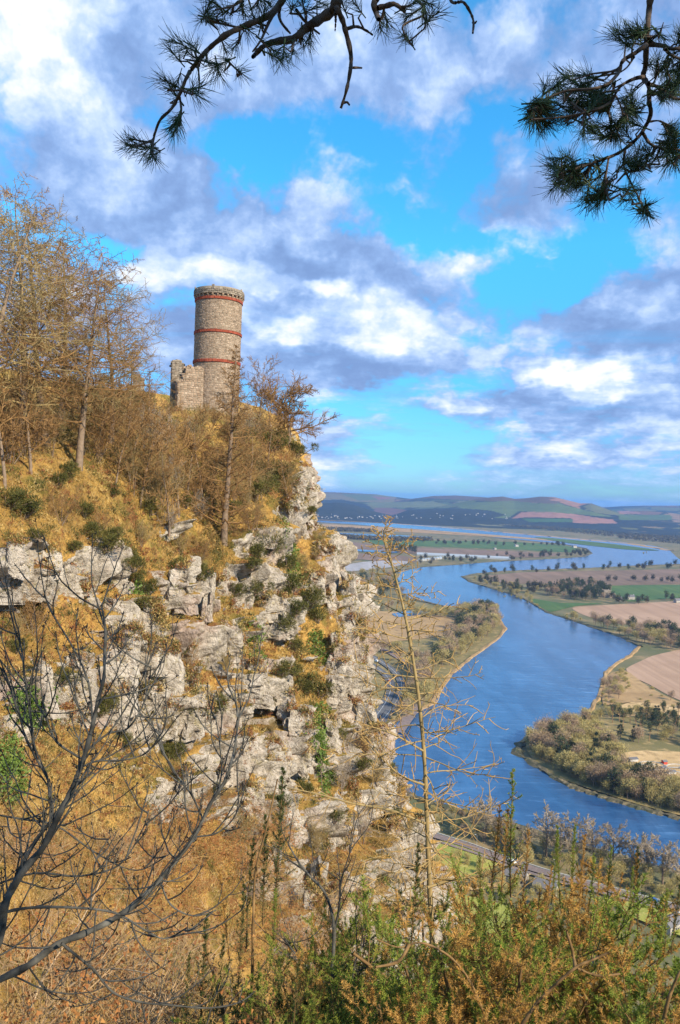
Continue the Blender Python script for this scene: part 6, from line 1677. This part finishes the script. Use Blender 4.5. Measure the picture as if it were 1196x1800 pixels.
# long low boughs
rng = np.random.default_rng(72)
for pts, r0, r1 in (([(748, 1448), (690, 1425), (620, 1412), (560, 1396), (505, 1385)], 2.6, 1.0), ([(752, 1560), (800, 1545), (850, 1540), (900, 1520)], 3.0, 1.2), ([(754, 1600), (700, 1590), (650, 1560), (610, 1545)], 2.6, 1.0), ([(744, 1320), (690, 1290), (640, 1275)], 2.2, 1.0), ([(746, 1380), (700, 1360), (650, 1310)], 2.2, 1.0)):
    Q, R2 = traced(pts, 8.9, r0, r1, rng, .02)
    mb = MB(); mb.add(*tubes(Q - org, R2, 5)); br = mb.build('branch', M_sap, root, True)
    T = nrm(np.gradient(Q, axis=0)); k = rng.integers(2, len(Q), 16)
    l2 = grow(rng, Q[k], nrm(T[k] + rng.normal(0, .7, (16, 3))), rng.uniform(.12, .4, 16), .004, [dict(n=4, wig=.15, taper=.6), dict(nb=4, t0=.2, ang=50, lr=.4, rabs=.0035, n=2, wig=.15, taper=.6)])
    mb = MB(); [mb.add(*tubes(l[0] - org, l[1], 4)) for l in l2]; tag(mb.build('twigs', M_twigtan, br), kind='stuff')

# ---- gorse on the ledge
def spiny(rng, P, R, dens, smin=.018, smax=.042, side=.0):
    """spines standing off shoots P (N,S,3): more of them than one can count"""
    N, S, _ = P.shape
    n = N * dens; i = rng.integers(0, N, n); t = rng.random(n) ** .85 * (S - 1); k = np.minimum(t.astype(int), S - 2); f = (t - k)[:, None]
    pos = P[i, k] * (1 - f) + P[i, k + 1] * f; T = nrm(P[i, k + 1] - P[i, k])
    d = nrm(nrm(np.cross(T, rng.normal(0, 1, (n, 3)))) + T * rng.uniform(.2, .9, n)[:, None])
    L = rng.uniform(smin, smax, n) * (1.15 - .5 * t / (S - 1))
    return spikes(pos, d, L, .006, rng)

def spire(seed, mat, hgt=.9, dens=520):
    """one upright shoot with side shoots, thick with spines"""
    rng = np.random.default_rng(seed)
    lv = grow(rng, [(0, 0, 0)], [(rng.normal(0, .05), rng.normal(0, .05), 1)], hgt, .007, [dict(n=10, wig=.03, up=.05, taper=.3), dict(nb=26, t0=.2, ang=48, angsd=10, lr=.17, lfun='cone', rabs=.003, n=4, wig=.1, up=.06, taper=.5)])
    mb = MB()
    for l in lv: mb.add(*tubes(l[0], l[1], 5), 1)
    mb.add(*spiny(rng, lv[0][0], None, dens), 0); mb.add(*spiny(rng, lv[1][0], None, 44, .012, .026), 0)
    o = mb.build('shoot', [mat, M_woody]); me = o.data; bpy.data.objects.remove(o); return me
SPG = [spire(601, M_gg), spire(602, M_gg), spire(603, M_gg, dens=420)]; SPB = [spire(604, M_gb), spire(605, M_gb)]; SPD = [spire(606, M_gd), spire(607, M_gd)]

def gorse_big(seed, mats, name='gorse_bush', h=1.7, r=.55):
    """legs, branches, some 500 spiny shoots"""
    rng = np.random.default_rng(seed); root = thing(name, '', 'bush')
    st = 8; a = rng.random(st) * 6.28
    D0 = np.stack([np.cos(a) * r, np.sin(a) * r, np.ones(st)], 1); P0 = np.stack([np.cos(a) * .06, np.sin(a) * .06, np.full(st, -.25)], 1)
    lv = grow(rng, P0, D0, h * rng.uniform(.7, 1.1, st), .024, [dict(n=8, wig=.13, up=.05, taper=.35, curve=.02), dict(nb=8, t0=.3, ang=46, angsd=14, lr=.48, lfun='flat', rr=.5, n=5, wig=.18, up=.08, taper=.4),
              dict(nb=11, t0=.2, ang=46, angsd=15, lr=.46, lfun='flat', rabs=.0032, n=4, wig=.14, up=.12, taper=.6)])
    mb = MB(); mb.add(*tubes(*lv[0], 6)); mb.build('stem', M_woody, root, True)
    mb = MB(); mb.add(*tubes(*lv[1], 4)); mb.build('branch', M_woody, root)
    mb = MB(); sh = lv[2][0]; half = rng.random(len(sh)) < .62
    mb.add(*tubes(*lv[2], 3), 2)
    mb.add(*spiny(rng, sh[half], None, 80), 0); mb.add(*spiny(rng, sh[~half], None, 80), 1)
    mb.add(*spiny(rng, lv[1][0], None, 46), 1)
    tag(mb.build('foliage', [*mats, M_woody], root), kind='stuff')
    return root
GB = [gorse_big(611, (M_gg, M_gg)), gorse_big(612, (M_gb, M_gg)), gorse_big(613, (M_gd, M_gg), r=.4), gorse_big(614, (M_gb, M_gb), r=.7)]
GBN = ['green gorse bush', 'half withered green and brown gorse', 'dark green upright gorse bush', 'mostly brown gorse bush']
big = [(1000, 1505, 6.6, 0, 'under the twin green spires, right of the sapling'), (1105, 1555, 6.2, 1, 'right of the twin spires before the near road'), (880, 1560, 7.0, 1, 'at the foot of the tallest spire'), (945, 1610, 5.6, 3, 'in the middle of the gorse bank'),
       (1165, 1640, 5.2, 0, 'at the right edge halfway up the gorse bank'), (1060, 1690, 4.8, 1, 'above the forked woody stem'), (745, 1610, 6.8, 2, 'round the base of the sapling'), (672, 1600, 7.2, 1, 'left of the base of the sapling'), (805, 1670, 5.8, 0, 'just right of the sapling, low on the bank'),
       (640, 1700, 6.0, 3, 'low left of the sapling'), (865, 1725, 4.8, 0, 'at the bottom edge under the pale lawn gap'), (560, 1715, 6.4, 2, 'at the bottom centre'), (455, 1715, 6.6, 2, 'under the tall leggy stalks'), (505, 1770, 5.2, 0, 'at the bottom edge left of centre'), (985, 1760, 4.6, 3, 'at the bottom edge right of the forked stem'),
       (1180, 1725, 4.6, 1, 'in the bottom right corner'), (720, 1755, 5.2, 2, 'at the bottom edge below the sapling'), (1050, 1600, 6.0, 3, 'between the twin spires and the right edge'), (1095, 1770, 4.4, 0, 'at the bottom edge near the right corner'), (780, 1770, 4.6, 3, 'at the bottom edge beside the bent woody stem'), (620, 1790, 4.6, 0, 'lowest at the bottom centre edge'), (690, 1670, 6.2, 0, 'beneath the bent woody stem'), (900, 1660, 5.2, 0, 'by the pale lawn gap')]
rng = np.random.default_rng(81)
GROUP = 'gorse bushes on the ledge'
roots = []
for k, (x, y, d, v, lab) in enumerate(big):
    if x > 840: y -= 14
    p = at(x, y, d); z = LEDGE(p[0], p[1]); s = (p[2] - z) / 1.75
    roots.append(place(GB, v, (p[0], p[1], z), rng.random() * 6, s, GBN[v] + ' ' + lab, GROUP))
# upright shoots standing out of the bushes
def add_shoot(root, top, d, hpx, me, rng):
    P1 = at(*top, d); hh_ = hpx / F * d
    o = bpy.data.objects.new('shoot', me); COL.objects.link(o); o.parent = root
    s = hh_ / .92; q_ = Matrix.Translation(Vector([float(v) for v in P1 - np.array([0, 0, hh_])]))
    q_ = q_ @ Matrix.Rotation(rng.random() * 6.28, 4, 'Z') @ Matrix.Rotation(rng.normal(0, .06), 4, 'X') @ Matrix.Diagonal((s, s, s, 1))
    rm = Matrix.Translation(root.location) @ root.rotation_euler.to_matrix().to_4x4() @ Matrix.Diagonal((*root.scale, 1))
    o.matrix_local = rm.inverted() @ q_
for (x, y, h, d, v, ri) in ((908, 1350, 230, 6.9, 'g', 2), (870, 1408, 170, 7.0, 'b', 2), (888, 1420, 150, 6.9, 'b', 2), (925, 1455, 130, 6.8, 'b', 2), (992, 1448, 150, 6.6, 'g', 0), (1010, 1444, 160, 6.6, 'g', 0), (1024, 1466, 140, 6.6, 'b', 0), (975, 1470, 120, 6.5, 'g', 0), (1040, 1500, 110, 6.5, 'g', 0), (1070, 1482, 130, 6.4, 'g', 1),
                            (1128, 1492, 160, 6.2, 'd', 1), (1118, 1500, 130, 6.2, 'b', 1), (1108, 1520, 110, 6.2, 'g', 1), (1188, 1520, 160, 5.6, 'd', 4), (1175, 1560, 120, 5.4, 'g', 4), (960, 1520, 110, 6.4, 'b', 0), (850, 1500, 110, 7.0, 'g', 2), (730, 1480, 200, 7.2, 'd', 6), (850, 1560, 120, 6.2, 'g', 8), (790, 1600, 110, 6.0, 'g', 8),
                            (492, 1345, 260, 7.6, 'd', 12), (470, 1430, 200, 7.4, 'd', 12), (440, 1480, 190, 7.4, 'd', 12), (425, 1560, 180, 7.0, 'd', 12), (360, 1600, 210, 6.8, 'd', 12), (385, 1640, 170, 6.8, 'd', 12), (410, 1520, 170, 7.2, 'b', 12), (330, 1680, 140, 6.6, 'd', 12), (480, 1560, 150, 7, 'g', 12), (540, 1640, 120, 6.4, 'g', 11), (600, 1640, 130, 6.4, 'g', 11), (520, 1690, 120, 5.4, 'd', 13), (655, 1590, 120, 7, 'd', 7), (690, 1590, 100, 7, 'g', 7)):
    me = {'g': SPG, 'b': SPB, 'd': SPD}[v]; add_shoot(roots[ri], (x, y), d, h, me[rng.integers(0, len(me))], rng)
# stout woody stems that show between the bushes
for pts, d, r0, r1, ri in (([(900, 1830), (942, 1767), (977, 1731), (1012, 1701), (1040, 1688), (1070, 1675)], 4.7, 3.8, 1.6, 14), ([(1012, 1701), (1006, 1670), (996, 1636)], 4.7, 3.4, 2, 14), ([(1010, 1700), (1050, 1715), (1090, 1712)], 4.75, 2.5, 1.5, 14),
                           ([(870, 1830), (847, 1772), (826, 1725), (800, 1690), (770, 1668), (736, 1657), (700, 1665), (660, 1650)], 5.0, 3.0, 1.2, 19), ([(720, 1660), (700, 1690), (660, 1700)], 5.0, 3.5, 2, 19), ([(1160, 1830), (1172, 1770), (1185, 1730), (1200, 1700)], 4.6, 4, 2, 15),
                           ([(440, 1830), (444, 1700), (446, 1600), (450, 1530), (470, 1450), (488, 1370)], 7.5, 3, 1.2, 12), ([(400, 1830), (385, 1740), (365, 1680), (360, 1620)], 7.0, 3.2, 1.5, 12)):
    P, R = traced(pts, d, r0, r1, rng, .03)
    mb = MB(); mb.add(*tubes(P, R, 8)); o = mb.build('stem', M_woody, None, True); o.parent = roots[ri]
    r_ = roots[ri]; o.matrix_local = (Matrix.Translation(r_.location) @ r_.rotation_euler.to_matrix().to_4x4() @ Matrix.Diagonal((*r_.scale, 1))).inverted()
# thin dark sapling forking at the bottom centre
org = at(590, 1850, 7.0); org[2] = LEDGE(org[0], org[1])
root = thing('bare_sapling', 'thin dark bare sapling forking in a V at the bottom centre', 'sapling', org)
rng = np.random.default_rng(91); pp, dv = [], []
for pts, r0, r1 in (([(590, 1850), (587, 1767), (585, 1702), (587, 1626), (572, 1571), (545, 1540), (525, 1515), (507, 1484)], 4.5, 1.3), ([(586, 1640), (596, 1600), (600, 1550), (615, 1500)], 2.4, 1.1), ([(587, 1767), (565, 1720), (530, 1690), (500, 1650)], 2.6, 1.1), ([(587, 1780), (615, 1740), (625, 1690), (640, 1660)], 2.4, 1.1)):
    P, R = traced(pts, 7.0, r0, r1, rng, .02); mb = MB(); mb.add(*tubes(P - org, R, 6)); mb.build('bough', M_ash, root, True)
    T = nrm(np.gradient(P, axis=0))
    for k in rng.integers(len(P) // 4, len(P), 9): pp.append(P[k]); dv.append(nrm(T[k] + rng.normal(0, .6, 3)))
lv = grow(rng, np.array(pp), np.array(dv), rng.uniform(.2, .6, len(pp)), .005, [dict(n=6, wig=.12, up=.06, taper=.5), dict(nb=4, t0=.2, ang=45, lr=.45, rr=.7, n=4, wig=.12, up=.08, taper=.6)])
mb = MB(); [mb.add(*tubes(l[0] - org, l[1], 4)) for l in lv]; tag(mb.build('twigs', M_ash, root), kind='stuff')

# unseen pine added behind the camera, its crown placed to shade boughs and ash
root = thing('pine_tree', 'unseen pine added behind the viewpoint to shade the boughs and the ash', 'tree', (2.9, -1.5, 188.2))
rng = np.random.default_rng(95)
lv = grow(rng, [(0, 0, -.4)], [(.02, .02, 1)], 6.8, .20, [dict(n=8, wig=.04, taper=.4), dict(nb=16, t0=.6, t1=1, ang=75, angsd=10, lr=.27, lfun='same', rr=.4, n=6, wig=.12, up=.03, taper=.3)])
mb = MB(); mb.add(*tubes(*lv[0], 10)); mb.build('trunk', M_pinewood, root, True)
mb = MB(); mb.add(*tubes(*lv[1], 6)); mb.build('bough', M_pinewood, root, True)
P = lv[1][0][:, 2:].reshape(-1, 3); P = P[rng.integers(0, len(P), 9000)] + rng.normal(0, .38, (9000, 3))
tag(quick('foliage', *flakes(rng, P, .16, .3), M_needle, parent=root), kind='stuff')
